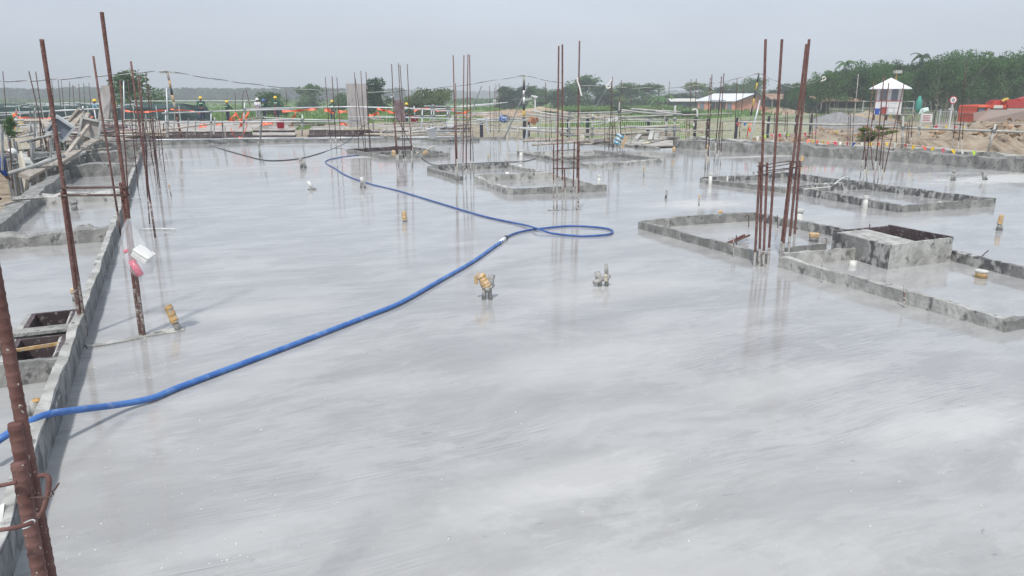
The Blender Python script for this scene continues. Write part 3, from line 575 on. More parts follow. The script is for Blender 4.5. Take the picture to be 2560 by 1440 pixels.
mb=MB(); wrap(mb,p+Vector((0,0,.1)),p+Vector((-.05,0,.215)),.04,12,8); mb.tube(cr([p+Vector((-.06,0,.22)),p+Vector((-.09,0,.19)),p+Vector((-.085,0,.13))],4),.014,8); mb.build('tape_cap','tapeorange',t)
t,p=cluster(1508,715,'bundle of grey conduits in a star, right of the hose loop',[((-.03,0,0),(-.03,0,.09),.019,'conduit','conduit'),((.03,0,0),(.03,.01,.1),.019,'conduit','conduit'),((-.09,-.03,.035),(.03,.02,.075),.021,'conduit','conduit'),((.03,.01,.08),(.02,.01,.2),.018,'conduit','conduit'),((-.04,.02,.05),(-.055,.02,.125),.026,'conduit','conduit'),((.0,0,.05),(.055,.01,.1),.024,'conduit','conduit')])
mb=MB(); wrap(mb,p+Vector((.02,-.01,.05)),p+Vector((.015,-.01,.11)),.019); mb.build('tape_cap','palewood',t)
t,p=cluster(778,474,'white taped stub leaning, left of the blue hose',[((0,0,0),(.05,0,.03),.03,'conduit','conduit'),((.02,0,.02),(-.05,0,.15),.03,'pvc','conduit'),((-.06,0,.01),(.1,0,.02),.012,'conduit','conduit')])
t,p=cluster(907,470,'pale taped conduit pair beside the blue hose',[((-.03,0,0),(-.02,0,.12),.022,'conduit','conduit'),((.04,0,0),(.02,0,.13),.022,'conduit','conduit'),((0,0,.09),(-.01,0,.2),.035,'pvc','conduit')])
def pvc(px,py,h,r,label,collar=True):
    p=G(px,py); t=thing('waste_pipe',label,'pipe',p,'white waste pipes standing in the slab')
    mb=MB(); mb.lathe([(r,0),(r,h*.97),(r*.82,h*.97),(r*.82,h*.6)],p,16,cap=False); mb.build('pipe','pvc',t,True)
    if collar: mb=MB(); mb.lathe([(r*1.02,h*.8),(r*1.28,h*.82),(r*1.28,h),(r*.85,h),(r*.85,h*.8)],p,16,cap=False); mb.build('collar','pvc',t)
    return t
pvc(2162,521,.19,.036,'stout white pipe before the right rear box-out')
pvc(1497,463,.2,.035,'white collared pipe behind the right corner of the middle box-out')
pvc(1301,422,.16,.035,'white pipe at the back of the middle box-out')
pvc(1775,462,.23,.032,'white pipe at the left corner of the right rear box-out')
pvc(1818,458,.17,.014,'thin white pipe among the upright wires of the right rear box-out')
pvc(2347,524,.12,.022,'short cream pipe at the right front side of the right rear box-out')
pvc(1996,556,.18,.05,'wide pipe behind the tallest red bars')
pvc(1303,391,.17,.05,'pale pipe at the left corner of the crumbly box-out')
pvc(1268,438,.07,.04,'low pale pipe inside the middle box-out',False)
pvc(2132,664,.05,.035,'low white ring of pipe beside the plywood box',False)
def plug(px,py,r,h,label,lower=0):
    p=G(px,py); t=thing('capped_pipe',label,'pipe',p,'short wide capped pipes')
    mb=MB(); mb.lathe([(r*.97,0),(r*.97,h)],p,20); mb.build('pipe','tapeorange' if not lower else 'conduit',t,True)
    mb=MB(); mb.lathe([(r*1.05,h*.6 if lower else h*.78),(r*1.08,h*.98),(r*.9,h*1.02)],p,20); mb.build('tape_cap','tapeorange' if lower else 'pvc',t)
plug(2452,694,.052,.07,'short wide orange capped pipe inside the front right box-out')
plug(2034,604,.055,.1,'wide pipe with an orange lid inside the first box-out',1)
# bent bars and stubs around kerbs
def wire(label,pts,r=.006,mat='rustdark',name='bent_rod',cat='rod',grp=None,z=None):
    o=MB().tube(cr(pts,5),r,6).build(name,mat,None,True); tag(o,label,cat,grp); return o
wr=[('bent hook rod on the front board of the first box-out, left of a straight one',[(1836,640,1836,598),(1836,598),(1832,593),(1826,594)]),]
def upright(label,px,py,toppy,lean=0,r=.006,mat='rustdark',hook=0):
    b=G(px,py); tp=AT(px+lean,toppy,b.y); P=[b,b.lerp(tp,.5),tp]
    if hook: P+= [tp+Vector((hook*.3,0,.015)),tp+Vector((hook*.8,0,.01)),tp+Vector((hook,0,-.01))]
    return wire(label,P,r,mat,'marker_rod','rod','short rods sticking out of the slab')
for a in [('straight rod at the front board of the first box-out',1841,634,588,0,.006,'rustdark',0),('hooked rod beside it at the front board of the first box-out',1834,642,597,0,.006,'cement_bar',-.05),
 ('rod pair mark at the left corner of the first box-out',1670,578,553,3,.005,'cement_bar',-.06),('thin rod at the left corner of the first box-out',1675,575,552,0,.004,'rustdark',0),
 ('T shaped rod on the back board of the first box-out',1872,567,541,0,.006,'rustdark',-.05),('rod on the back board by the red bars',1945,570,538,-2,.006,'rustdark',0),
 ('rod right of the corner of the first box-out',2054,706,650,1,.005,'cement_bar',0),('rod in the middle of the long front right board',2260,768,715,1,.008,'cement_bar',0),
 ('loop of rod before the dark trough',2066,622,598,0,.006,'cement_bar',-.05),('rod behind the plywood box, left of two',2164,604,571,3,.006,'rustdark',0),('rod behind the plywood box, right of two',2169,602,560,6,.006,'rustdark',0),
 ('leaning rod on the right rear wall of the front box-out',2455,640,626,16,.006,'rustdark',0),('thin rod by the near board of the right rear box-out',2046,462,430,0,.005,'cement_bar',0),
 ('forked wire on the rear left of the right rear box-out',1858,452,432,-14,.006,'cement_bar',0),('second forked wire left of the red bars',1890,445,432,-8,.006,'rustdark',.04),
 ('rod at the middle of the middle box-out front board',1112,447,428,0,.006,'cement_bar',0),('rod on the back of the far box-out',1098,392,380,3,.008,'rustdark',.05),('rod at the right corner of the far box-out',1121,398,372,2,.012,'conduit',.05),
 ('rod on the right front of the right rear box-out',2431,515,500,-4,.006,'cement_bar',-.08),('small rod near the right rear box-out corner',2313,527,516,-1,.006,'conduit',-.05),
 ('hook rod of the near edge board, second bay',272,694,683,-13,.006,'cement_bar',0),('hook rod of the near edge board, third bay',282,640,626,0,.006,'cement_bar',0)]: upright(*a)
wire('thin cement coated rod lying across the first bars of the third cage',[G(346,574,.02),G(390,572,.02),G(439,573,.02)],.008,'pvc','loose_rod')
wire('short cement coated rod poking right from the second cage',[G(330,497,.05),G(352,496,.02)],.008,'pvc','loose_rod')
wire('white rod lying across the strip by the hoop',[G(290,372,.05),G(338,368,.05)],.015,'pvc','loose_rod')
wire('thin wire hoop hung on the third cage',[AT(332+19*math.cos(q),380+16*math.sin(q),16) for q in [k*PI/6 for k in range(13)]],.008,'rustdark','wire_hoop','wire')
wire('grey conduit arching out of the right rear box-out',[G(2048,470,.02),AT(2075,468,13.2),AT(2095,453,13.2),AT(2112,443,13.2),AT(2122,445,13.2),G(2126,462,.02)],.013,'galv','conduit_arch','conduit')
wire('long white rod lying on the divider of the right rear box-out',[G(2010,473,.14),G(2078,467,.14)],.009,'pvc','loose_rod')
wire('black cable drooping over the far left part of the slab',[AT(415,306,29),G(450,335,.3),G(500,357,.01),G(560,374,.01),G(620,391,.01),G(660,400,.01),G(700,401,.01),G(750,396,.01),G(800,383,.01),G(840,369,.01),AT(870,354,25),AT(890,333,25),AT(912,312,25.5)],.011,'black','black_cable','cable')
wire('thin black cable trailing from the far box-out',[G(1052,393,.01),G(1066,404,.01),G(1085,412,.01),G(1112,412,.01),G(1190,408,.01),G(1260,405,.01),G(1310,403,.01),G(1340,396,.01)],.008,'black','black_cable','cable')
wire('slanting dark rod leaning across the cage with the brown board',[AT(990,290,19.4),G(1040,384,.02)],.01,'rustdark','loose_rod')
wire('slanting dark rod leaning through the corner cage of the middle box-out',[AT(1204,215,17),AT(1160,330,17)],.012,'greypipe','loose_rod')
wire('long thin rod leaning left of the striped pole',[AT(1323,207,24),AT(1262,343,24)],.02,'greypipe','loose_rod')
wire('long thin rod rising from the short cage to the fence',[G(1384,395,.3),AT(1460,295,20)],.009,'greypipe','loose_rod')
# bundle of rusty bars inside first box
for i,(dx,dy,lb) in enumerate(((0,0,'rusty offcut on top of the little bar bundle in the first box-out'),(.012,-.03,'rusty offcut at the front of the little bar bundle'),(-.01,.025,'rusty offcut at the back of the little bar bundle'))):
    o=MB().rebar(G(1806+i*4,612,.012+.012*i)+Vector((dx,dy,0)),G(1874-i*5,588,.05+.016*i)+Vector((dx,dy*.5,0)),.012).build('bar_offcut','rust',None,True); tag(o,lb,'rebar','offcuts in the first box-out')
o=MB().beam(G(1042,383,.02),G(1086,366,.06),.05,.025).build('loose_batten','palewood'); tag(o,'pale batten lying slantwise behind the far box-out','batten')
# crumbs of cement
mb=MB()
for i in range(240):
    px,py=R.choice([(R.uniform(110,700),R.uniform(980,1430)),(R.uniform(200,420),R.uniform(840,960)),(R.uniform(400,2500),R.uniform(600,1400))]); p=G(px,py); s=R.uniform(.0012,.004)
    mb.box((p.x,p.y,s*.4),(s*2.4,s*1.4,s),R.uniform(0,3))
tag(mb.build('cement_crumbs','pvc',origin=(0,0,0)),'tiny pale crumbs of cement scattered on the near slab','crumbs',None,'stuff')
# plastic bag with lunch
hk=AT(326,548,4.95)
t=thing('plastic_bag','clear plastic bag knotted to the second tall bar','bag',hk)
Yb=4.88
def ring(px,py,wx,wd): return [AT(px,py,Yb)+Vector((wx*math.cos(q),wd*math.sin(q),0)) for q in [k*PI/9 for k in range(18)]]
rings=[ring(322,548,.008,.008),ring(325,575,.05,.025),ring(332,610,.085,.05),ring(344,640,.11,.06),ring(350,665,.095,.06),ring(355,685,.06,.045),ring(357,693,.02,.02)]
mb=MB(); vs=[]
for i,rg in enumerate(rings):
    for j,q in enumerate(rg): vs.append(q+Vector((.012*math.sin(j*2.1+i),.01*math.cos(j*1.7+i*2),.006*math.sin(j*3+i))))
fs=[(i*18+j,i*18+(j+1)%18,(i+1)*18+(j+1)%18,(i+1)*18+j) for i in range(6) for j in range(18)]; mb.add(vs,fs); mb.build('film','film',t,True)
for dx in(): MB().tube(cr([hk+Vector((0,-.03,0)),hk+Vector((dx,-.05,.012)),hk+Vector((dx*1.8,-.05,-.03)),AT(325+dx*500,575,Yb)],4),.006,6).build('handle','whitecloth',t,True)
a=AT(356,640,Yb); t2=thing('foam_box','white foam lunch box inside the hanging bag','food box',a); 
Q=Matrix.Rotation(rad(35),3,'Y')@Matrix.Rotation(rad(12),3,'X')
mb=MB(); mb.box(a,(.115,.09,.045),M4=Q); o=mb.build('tray','styro',t2)
mb=MB(); mb.box(a+Q@Vector((0,0,.034)),(.122,.095,.02),M4=Q); mb.build('lid','styro',t2)
for o in list(t2.children):
    md=o.modifiers.new('b','BEVEL'); md.width=.008; md.segments=2
a=AT(352,690,Yb); b=AT(322,640,Yb); t3=thing('drink_bottle','pink drink bottle with red cap inside the hanging bag','bottle',a)
ax=(b-a).normalized()
MB().lathe([(.02,0),(.027,.006),(.027,.1),(.02,.125),(.012,.145),(.012,.155)],a,14,ax).build('bottle_body','bottle',t3,True)
MB().lathe([(.019,.003),(.024,.008),(.024,.118)],a,14,ax).build('drink','pinkdrink',t3,True)
MB().lathe([(.015,.178),(.015,.2),(.012,.203)],a,14,ax).build('cap','pinkdrink',t3,True)
# ============================================================= RAILINGS, PIPES
def railing(label,posts,rails,r=.024,mat='galv',pmat=None):
    b=posts[0]; t=thing('scaffold_railing',label,'railing',AT(b[0],b[1],b[4] if len(b)>4 else 28))
    for p in posts:
        Y=p[4]; MB().tube([AT(p[0],p[1],Y),AT(p[2],p[3],Y)],p[5] if len(p)>5 else r,8).build('post',pmat or mat,t,True)
    for q in rails:
        a=[AT(x,y,Y) for x,y,Y in q]; MB().tube(a,r,8).build('rail',mat,t,True)
        for c in a[1:-1]: pass
    for p in posts:
        for q in rails:
            for (x0,y0,Y0),(x1,y1,Y1) in zip(q[:-1],q[1:]):
                if x0-5<=p[0]<=x1+5 and x1>x0:
                    f=(p[0]-x0)/(x1-x0); y=y0+(y1-y0)*f
                    if p[3]<y<p[1]: c=AT(p[0]+(p[2]-p[0])*(p[1]-y)/(p[1]-p[3]),y,p[4]); MB().box(c,(.08,.09,.07),.4).build('clamp','greypipe',t)
    return t
railing('galvanised railing at the far left with a sagging white top rail',[(215,345,207,265,31),(312,352,309,200,30),(262,340,255,290,33),(245,330,236,275,31)],[[(-20,283,31),(150,277,31),(310,268,31)],[(-20,290,34),(160,275,34),(215,274,34)],[(-20,316,31),(200,306,31),(318,302,31)]],.026)
railing('long white railing in front of the workers along the far slab edge',[(422,350,416,220,29),(415,348,414,275,29.5),(527,350,528,275,29),(607,345,612,256,29),(755,341,756,287,29)],
 [[(405,283,29),(610,276,29),(735,273,29)],[(612,272,29.2),(870,267,29.2),(1010,270,29.2),(1155,280,29.2)],[(415,307,29),(610,305,29),(880,304,29)],[(612,301,29.3),(745,300,29.3)],[(660,294,29.1),(760,299,29.1),(900,302,29.1)],[(870,293,29),(1000,293,29),(1165,298,29)]],.026)
railing('sloping raised railing frame right of the brown board',[(1078,270,1081,262,34),(1070,335,1082,262,30),(1115,330,1120,262,30),(1053,347,1056,275,28),(1084,335,1085,262,34),(1038,300,1035,265,34),(1125,300,1122,270,34)],
 [[(1060,265,34),(1165,267,34),(1240,262,34)],[(1044,271,34),(1155,273,34)],[(1035,290,34),(1190,288,34)],[(1140,266,36),(1160,265,36),(1250,258,36),(1270,256,36)],[(1180,282,38),(1255,282,38)],[(1180,286,38),(1255,287,38)]],.024)
railing('grey pipe railing with three rails before the left part of the fence',[(1420,368,1424,280,26),(1480,352,1482,285,25),(1346,352,1343,273,28),(1685,362,1688,264,25,.035),(1665,345,1667,296,25),(1547,295,1549,255,27)],
 [[(1390,284,28),(1547,280,28),(1590,278,28)],[(1400,297,26),(1685,288,26),(1830,284,26)],[(1400,323,26),(1560,319,26),(1700,318,26)],[(1410,337,26),(1560,334,26),(1690,327,26),(1830,325,26)],[(1270,296,30),(1340,302,28),(1400,300,28)],[(1570,298,26),(1665,299,26),(1765,300,26)]],.024,'dullpipe')
railing('long low grey rail crossing the sandy right side on leaning posts',[(2290,378,2305,285,22,.028),(2468,388,2489,310,19,.028),(2255,390,2258,290,20,.03)],
 [[(1845,305,24),(1920,307,24),(2080,312,23),(2220,311,23)],[(2205,317,22.5),(2300,321,22),(2440,326,20),(2580,331,19)]],.032,'dullpipe')
for i,(a,b,r,m,lb) in enumerate([((400,326,30),(663,292,31),.032,'timber','long bamboo coloured pole leaning across the white railing'),((255,352,28),(420,322,29),.04,'timber','rough pole lying along the far left edge'),
 ((1330,278,26),(1435,293,26),.035,'dullpipe','upper pipe of the pair ending left of the tallest centre bars'),((1315,285,26),(1418,297,26),.035,'dullpipe','lower pipe of the pair ending left of the tallest centre bars'),
 ((1577,272,25),(1702,280,25),.033,'dullpipe','top pipe of the stack at the grey railing, left end'),((1552,275,25),(1662,286,25),.033,'dullpipe','second pipe of the stack at the grey railing'),((1640,279,24),(1706,286,24),.033,'dullpipe','short pipe end right of the thick grey post'),
 ((1565,316,25),(1665,317,25),.03,'dullpipe','pipe lying halfway up the grey railing'),((1590,321,24),(1702,324,24),.03,'dullpipe','lower pipe end behind the thick grey post'),
 ((1275,319,28),(1390,328,27),.035,'dullpipe','pipe sloping below the brown carton'),((1320,325,27),(1435,333,26),.035,'dullpipe','second pipe sloping below the brown carton'),((1270,318,29),(1345,320,28),.03,'galv','shiny pipe below the blue mesh bag'),
 ((870,292,32),(960,300,31),.03,'dullpipe','pipe right of the bleached board'),((960,310,29),(1110,302,30),.035,'timber','timber pole before the crimson tub'),((950,340,28),(1060,336,28),.03,'timber','timber pole at the far slab edge near the bucket'),
 ((1605,360,24),(1680,343,25),.04,'palewood','pale plank sloping in the pit below the fence'),((1310,352,24),(1440,347,25),.04,'timber','plank over the dark gap in the far corner'),((1330,362,23.5),(1470,352,24),.04,'timber','plank lower over the dark gap'),((1450,362,24),(1560,350,25),.035,'timber','plank sloping behind the wire cage'),
 ((1195,309,33),(1222,300,33),.04,'dullpipe','crooked pipe lying on the fence top'),((0,352,26),(110,330,27),.045,'dullpipe','thick grey pipe at the far left edge'),((25,433,12.5),(160,390,15),.035,'dullpipe','thick pipe over the left scaffold pit'),((80,420,14),(150,385,17),.045,'dullpipe','second thick pipe over the left scaffold pit'),
 ((1870,375,21),(1900,250,21),.02,'galv','leaning white pole at the tallest red bars')]):
    A_=AT(*a);B_=AT(*b); o=MB().tube([A_,A_.lerp(B_,.5)+Vector((0,0,-.01)),B_],r,9).build('loose_pipe' if m!='timber' and m!='palewood' else 'timber_pole',m,None,True); tag(o,lb,'pipe' if m not in('timber','palewood') else 'pole','loose pipes and poles')
# white edge rails right at the slab border
for a,b,lb in(((230,352),(560,348),'thin white pipe lying on the far slab edge, left part'),((560,347),(760,345),'thin white pipe lying on the far slab edge, middle part'),((760,346),(960,344),'thin white pipe on the far slab edge before the bleached board'),((1000,344),(1150,342),'thin white pipe on the far slab edge near the bucket')):
    o=MB().tube([G(*a,.16),G(*b,.16)],.03,8).build('edge_pipe','galv',None,True); tag(o,lb,'pipe','white pipes along the slab edge')
# ============================================================= FAR DECK
def table(label,x0,x1,yn,yf,z=-.05,th=.4,joists=4,skew=0,mat='ply2'):
    a,b=G(x0,yn,z),G(x1,yn,z); c,d=G(x1+skew,yf,z),G(x0+skew,yf,z); t=thing('formwork_deck',label,'formwork',(a+b)/2,'formwork decks beyond the slab')
    MB().prism([a,b,c,d],z-.03,z).build('deck_panel','deck',t)
    off=Vector((0,.06,0))
    mb=MB(); mb.beam(a+off+Vector((0,0,-.03-th/2)),b+off+Vector((0,0,-.03-th/2)),.06,th); mb.build('side_board',mat,t)
    for k in range(joists):
        f=(k+.5)/joists; p=a.lerp(b,f); q=d.lerp(c,f); mb=MB(); mb.beam(p+Vector((0,.2,-.1-th)),q+Vector((0,0,-.1-th)),.08,.14); mb.build('joist','timber',t)
    for k in range(joists):
        f=(k+.5)/joists; p=a.lerp(b,f)+Vector((0,.3,0)); MB().tube([p+Vector((0,0,-.17-th)),Vector((p.x,p.y,-2.6))],.03,6).build('prop','greypipe',t)
    return t
table('long dusty deck on the far left with a dark front board',255,628,328,308,-.1,.4,5,30)
table('deck behind the orange netting, dark front board',632,736,325,316,-.05,.25,3,10)
table('narrow dusty deck farther back under the green jacket workers',445,720,315,302,-.2,.25,4,10)
table('low deck just beyond the slab edge under the netting',632,738,337,331,-.15,.25,3,0)
table('right deck before the bleached board',772,948,324,316,-.05,.35,4,10)
table('far right deck with the crimson tub',955,1096,326,315,-.03,.4,4,10)
table('rear right deck under the sloping frame',1040,1175,314,308,-.05,.35,3,10,'ply')
table('wide low deck at the very back left',130,470,309,302,-.35,.3,4,10)
for i,(x0,x1,y,z,lb) in enumerate([(250,630,341,-.12,'long dark beam under the far left deck front'),(520,735,344,-.15,'dark beam below the orange netting loop'),(770,945,341,-.12,'dark beam below the right deck'),(250,420,335,0,'pale bearer across the far left edge'),(960,1160,339,-.1,'pale bearer near the white bucket')]):
    o=MB().beam(G(x0,y,z),G(x1,y,z),.15,.14).build('bearer','ply' if i<3 else 'timber'); tag(o,lb,'beam','bearers at the far slab edge')
table('dark gappy deck in the pit before the left part of the fence',1330,1480,358,349,-.12,.22,6,20,'ply')
table('dark gappy deck in the pit under the grey railing',1500,1690,364,350,-.12,.3,7,-10,'ply')
for i,(x0,y0,Y0,x1,y1,Y1,m,lb) in enumerate([(1320,346,25,1540,350,24.5,'timber','bearer along the pit before the fence'),(1400,336,26.5,1690,337,26,'timber','second bearer along the pit before the fence'),(1560,343,25,1700,346,24.5,'deck','pale bearer below the grey railing'),(1480,352,24,1530,346,25,'deck','short board in the pit by the wire cage'),(1590,350,24.3,1600,338,25,'dullpipe','stubby strut in the pit under the grey railing'),(1625,352,24.3,1630,330,25,'dullpipe','tall strut in the pit under the grey railing'),(1640,352,24.3,1642,335,25,'dullpipe','strut beside the thick grey post'),(1455,356,24.3,1455,340,25,'timber','strut in the pit left of the wire cage'),(1520,300,25,1545,297,25,'whitecloth','white folded sheet on the grey railing')]):
    o=MB().beam(AT(x0,y0,Y0),AT(x1,y1,Y1),.14,.1).build('pit_board',m); tag(o,lb,'board','boards in the pit before the fence')
for i in range(26):
    x=R.uniform(440,1150); y=R.uniform(303,322); a=G(x,y,R.uniform(-.02,.12)); L=R.uniform(.8,3.5); an=R.choice([0,0,.1,.4,-.3]); o=MB().beam(a,a+Vector((L*math.cos(an),L*math.sin(an),R.uniform(-.03,.08))),R.uniform(.08,.22),R.uniform(.04,.12)).build('loose_board',R.choice(['timber','deck','palewood','ply2'])); tag(o,'loose board lying among others on the decks beyond the slab','board','loose boards on the decks beyond the slab')
# dark tarp covered structure behind deck at left
mb=MB(); Yt=66
for a,b,c,d in(((0,298),(435,298),(435,262),(0,266)),): mb.add([AT(*a,Yt),AT(*b,Yt),AT(455,255,Yt+7),AT(0,259,Yt+9)],[(0,1,2,3)]); mb.add([AT(*b,Yt),AT(475,300,Yt+7),AT(455,255,Yt+7)],[(0,1,2)])
t=thing('shade_net_shelter','long dark green shade cloth shelter behind the far left deck','shelter',AT(220,300,Yt))
mb=MB(); P=[AT(-60,302,Yt),AT(452,302,Yt)]; zt=AT(0,270,Yt).z; zb=-1.2
D=Vector((0,7,0)); a,b=P; mb.add([(a.x,a.y,zb),(b.x,b.y,zb),(b.x-.6,b.y+.5,zt),(a.x,a.y+.5,zt),(b.x-1.5,b.y+4,zt+.35),(a.x,a.y+4,zt+.35),(b.x-.6,b.y+7.5,zt),(b.x,b.y+8,zb),(a.x,a.y+8,zb),(a.x,a.y+7.5,zt)],[(0,1,2,3),(3,2,4,5),(5,4,6,9),(1,7,6,4,2),(9,6,7,8),(0,3,5,9,8)]); mb.build('shade_cloth','darkgreennet',t)
for f in [i/9 for i in range(10)]:
    p=a.lerp(b,f); MB().tube([(p.x,p.y-.05,zb),(p.x,p.y-.05,zt+.2)],.05,6).build('post','galv',t)
MB().tube([AT(330,253,Yt),AT(640,252,Yt)],.05,6).build('top_pipe','galv',t)
o=MB()
for i in range(40):
    px=R.uniform(0,330); p=AT(px,R.uniform(258,264) if px>60 else R.uniform(262,268),Yt-1.5+R.uniform(0,.5)); o.beam(p,p+Vector((R.uniform(.4,1.6),0,R.uniform(-.06,.1))),.3,R.uniform(.03,.1))
tag(o.build('sheet_scraps','galv',origin=a),'pale scraps of sheet lying along the dark shelter top','scraps',None,'stuff')
# left lower scaffold pit
t=thing('scaffold_tower','tangle of grey props under the left deck, seen down in the pit','scaffold',G(90,430,-1.5))
for i in range(34):
    px=R.uniform(-20,250); Y=R.uniform(17,27); a=AT(px,348+R.uniform(-4,6),Y); MB().tube([a,(a.x+R.uniform(-.1,.1),a.y,-2.7)],.03,6).build('prop','greypipe',t)
for k in range(7):
    Y=18+k*1.3; y=372+k*-2+R.uniform(0,40); MB().tube([AT(-30,y,Y),AT(230,y-8,Y)],.024,6).build('ledger','greypipe',t)
o=MB().beam(AT(50,390,13.5),AT(66,462,13.0),.24,.04,1.4).build('plank','palewood'); tag(o,'pale plank leaning upright in the left pit','plank')
o=MB().beam(AT(58,395,14),AT(85,445,13.2),.16,.16).build('prop_beam','dullpipe'); tag(o,'thick grey strut beside the pale plank in the left pit','strut')
t=thing('formwork_deck','big deck panel edge over the left scaffold pit','formwork',G(60,360,-.1),'formwork decks beyond the slab')
mb=MB(); mb.prism([G(-60,362,-.3),G(130,352,-.3),G(220,330,-.3),G(-60,330,-.3)],-.4,-.3); mb.build('deck_panel','deck',t)
mb=MB(); mb.beam(AT(-60,368,22.5),AT(130,352,22.5),.1,.35); mb.build('side_board','palewood',t)
table('rear left deck piled with boards',-40,180,330,312,-.3,.3,4,20)
for i,(a,b,c,lb) in enumerate([((-20,313,33),(140,309,33),.05,'w'),((-20,322,31),(170,318,31),.05,'w'),((-10,335,28),(90,328,29),.05,'w'),((30,306,36),(200,303,36),.05,'w'),((60,341,27),(190,330,27),.05,'w'),((-20,300,38),(160,297,38),.04,'w'),((20,346,24),(120,340,25),.05,'w')]):
    o=MB().beam(AT(*a),AT(*b),.12,c).build('loose_board','timber' if i%2 else 'deck'); tag(o,'loose weathered board lying on the crowded left deck','board','loose boards on the left deck')
# pile of junk timber at left edge
JB=[((120,360,20),(196,272,21),.28,.04,'timber','wide grey board sticking up from the left timber pile'),((150,352,20),(202,278,21),.2,.04,'timber','second wide board sticking up from the left timber pile'),((190,372,18.5),(222,283,19),.1,.08,'timber','narrow post at the right of the timber pile'),
 ((160,395,16),(222,312,18),.07,.06,'timber','grey strut across the timber pile'),((105,300,20),(180,360,17),.2,.03,'timber','board sloping down right through the pile'),((112,340,17),(135,325,17),.35,.04,'whitecloth','white board scrap on the timber pile'),
 ((60,442,12.5),(250,345,22),.16,.06,'timber','long plank along the outer left edge'),((140,410,14),(240,350,20),.12,.05,'timber','second plank along the outer left edge'),((90,430,13.5),(210,380,17),.1,.05,'dullpipe','cement caked rail along the outer left edge'),((30,497,10.4),(112,492,10.6),.05,.045,'conduit','rough stick lying over the edge upstand'),
 ((0,515,10),(60,498,10.8),.12,.03,'timber','flat board at the left end of the rough stick'),((200,350,22),(262,337,24),.3,.03,'timber','flat scrap sheet on the far left corner'),((225,345,22),(330,352,23),.25,.03,'deck','flat sheet beside the second cage, far end')]
for a,b,wd,hh,m,lb in JB: tag(MB().beam(AT(*a),AT(*b),wd,hh,R.uniform(-.5,.5)).build('timber_board',m),lb,'board','boards piled at the left edge')
for i in range(14):
    x=R.uniform(110,240); y=412-(x-110)*.42+R.uniform(-8,8); Y=G(x,y,.15).y; a=AT(x,y,Y); o=MB().beam(a,a+Vector((R.uniform(.5,1.2),R.uniform(-.4,.4),R.uniform(-.1,.15))),R.uniform(.03,.09),.025,R.uniform(-.5,.5)).build('timber_scrap','deck' if i%2 else 'timber'); tag(o,'small pale stick in the heap along the outer left edge','stick','small sticks heaped along the outer left edge')
for i in range(84):
    x=R.uniform(20,330) if i%2 else R.uniform(95,250); y0=R.uniform(300,352); Y=R.uniform(21,34); a=AT(x,y0,Y); an=R.uniform(-.5,.5); L=R.uniform(.4,1.5); up_=R.choice([0,0,0,.3,.6])
    o=MB().beam(a,a+Vector((L*math.cos(an),L*math.sin(an)*.5,L*up_*R.uniform(-.2,1))),R.uniform(.03,.11),R.uniform(.025,.06),R.uniform(-1,1)).build('timber_scrap',R.choice(['timber','timber','dullpipe','ply2','brownply'])); tag(o,'weathered scrap of formwork timber in the crowded tangle at the far left','board','formwork scraps tangled at the far left')
for i in range(40):
    x=R.uniform(0,400) if i%2 else R.uniform(40,700); Y=R.uniform(24,34); yb=R.uniform(330,352); yt=R.uniform(268,318); o=MB().tube([AT(x,yb,Y),AT(x-R.uniform(-6,10),yt,Y+R.uniform(-.3,.3))],R.uniform(.015,.03),6).build('upright_pipe',R.choice(['galv','dullpipe','rustdark','greypipe'])); tag(o,'thin upright pipe standing at the decks left of the bleached board','pipe','upright pipes at the far left decks')
for i in range(16):
    x=R.uniform(770,1170); Y=R.uniform(28,34); o=MB().tube([AT(x,R.uniform(325,342),Y),AT(x-R.uniform(-6,8),R.uniform(285,318),Y)],R.uniform(.015,.028),6).build('upright_pipe',R.choice(['galv','dullpipe','timber'])); tag(o,'thin upright pipe standing at the decks right of the bleached board or beside it','pipe','upright pipes at the far right decks')
for i in range(16):
    x=R.uniform(880,1180); y=R.uniform(296,338); Y=R.uniform(28,33); o=MB().tube([AT(x,y,Y),AT(x+R.uniform(50,160),y+R.uniform(-6,8),Y+R.uniform(-1,1))],R.uniform(.018,.03),6).build('lying_pipe',R.choice(['galv','dullpipe','timber','palewood'])); tag(o,'thin pipe lying roughly level over the decks around the brown board','pipe','level pipes over the far right decks')
for i in range(34):
    x=R.uniform(1190,1700); y=R.uniform(286,352); Y=R.uniform(25.5,36) if y<340 else R.uniform(24.5,26)
    if i%2: P=[AT(x,y,Y),AT(x+R.uniform(40,150),y+R.uniform(-7,7),Y+R.uniform(-1,1))]
    else: P=[AT(x,min(356,y+25),Y),AT(x-R.uniform(-6,8),y-R.uniform(5,35),Y)]
    o=MB().tube(P,R.uniform(.016,.034),6).build('scaffold_pipe',R.choice(['dullpipe','dullpipe','galv','timber','palewood'])); tag(o,'pale scaffold pipe among the posts and rails before the pale fence','pipe','scaffold pipes tangled before the fence')
for i in range(40):
    x=R.uniform(-10,230); y=R.uniform(352,440)-x*.25; Y=R.uniform(13,21); L=R.uniform(40,140)
    P=[AT(x,y+L*.5,Y),AT(x-R.uniform(-8,10),y-L*.4,Y+.2)] if i%3 else [AT(x,y,Y),AT(x+R.uniform(60,130),y-R.uniform(20,50),Y+1.5)]
    if min(p.dot(V) for p in P)>-2.15 or max(p.dot(V) for p in P)>-2.15: continue
    o=MB().tube(P,R.uniform(.014,.035),6).build('scaffold_pipe',R.choice(['dullpipe','greypipe','timber','rustdark'])); tag(o,'prop or pipe in the dark scaffold pit at the far left','pipe','props and pipes in the left pit')
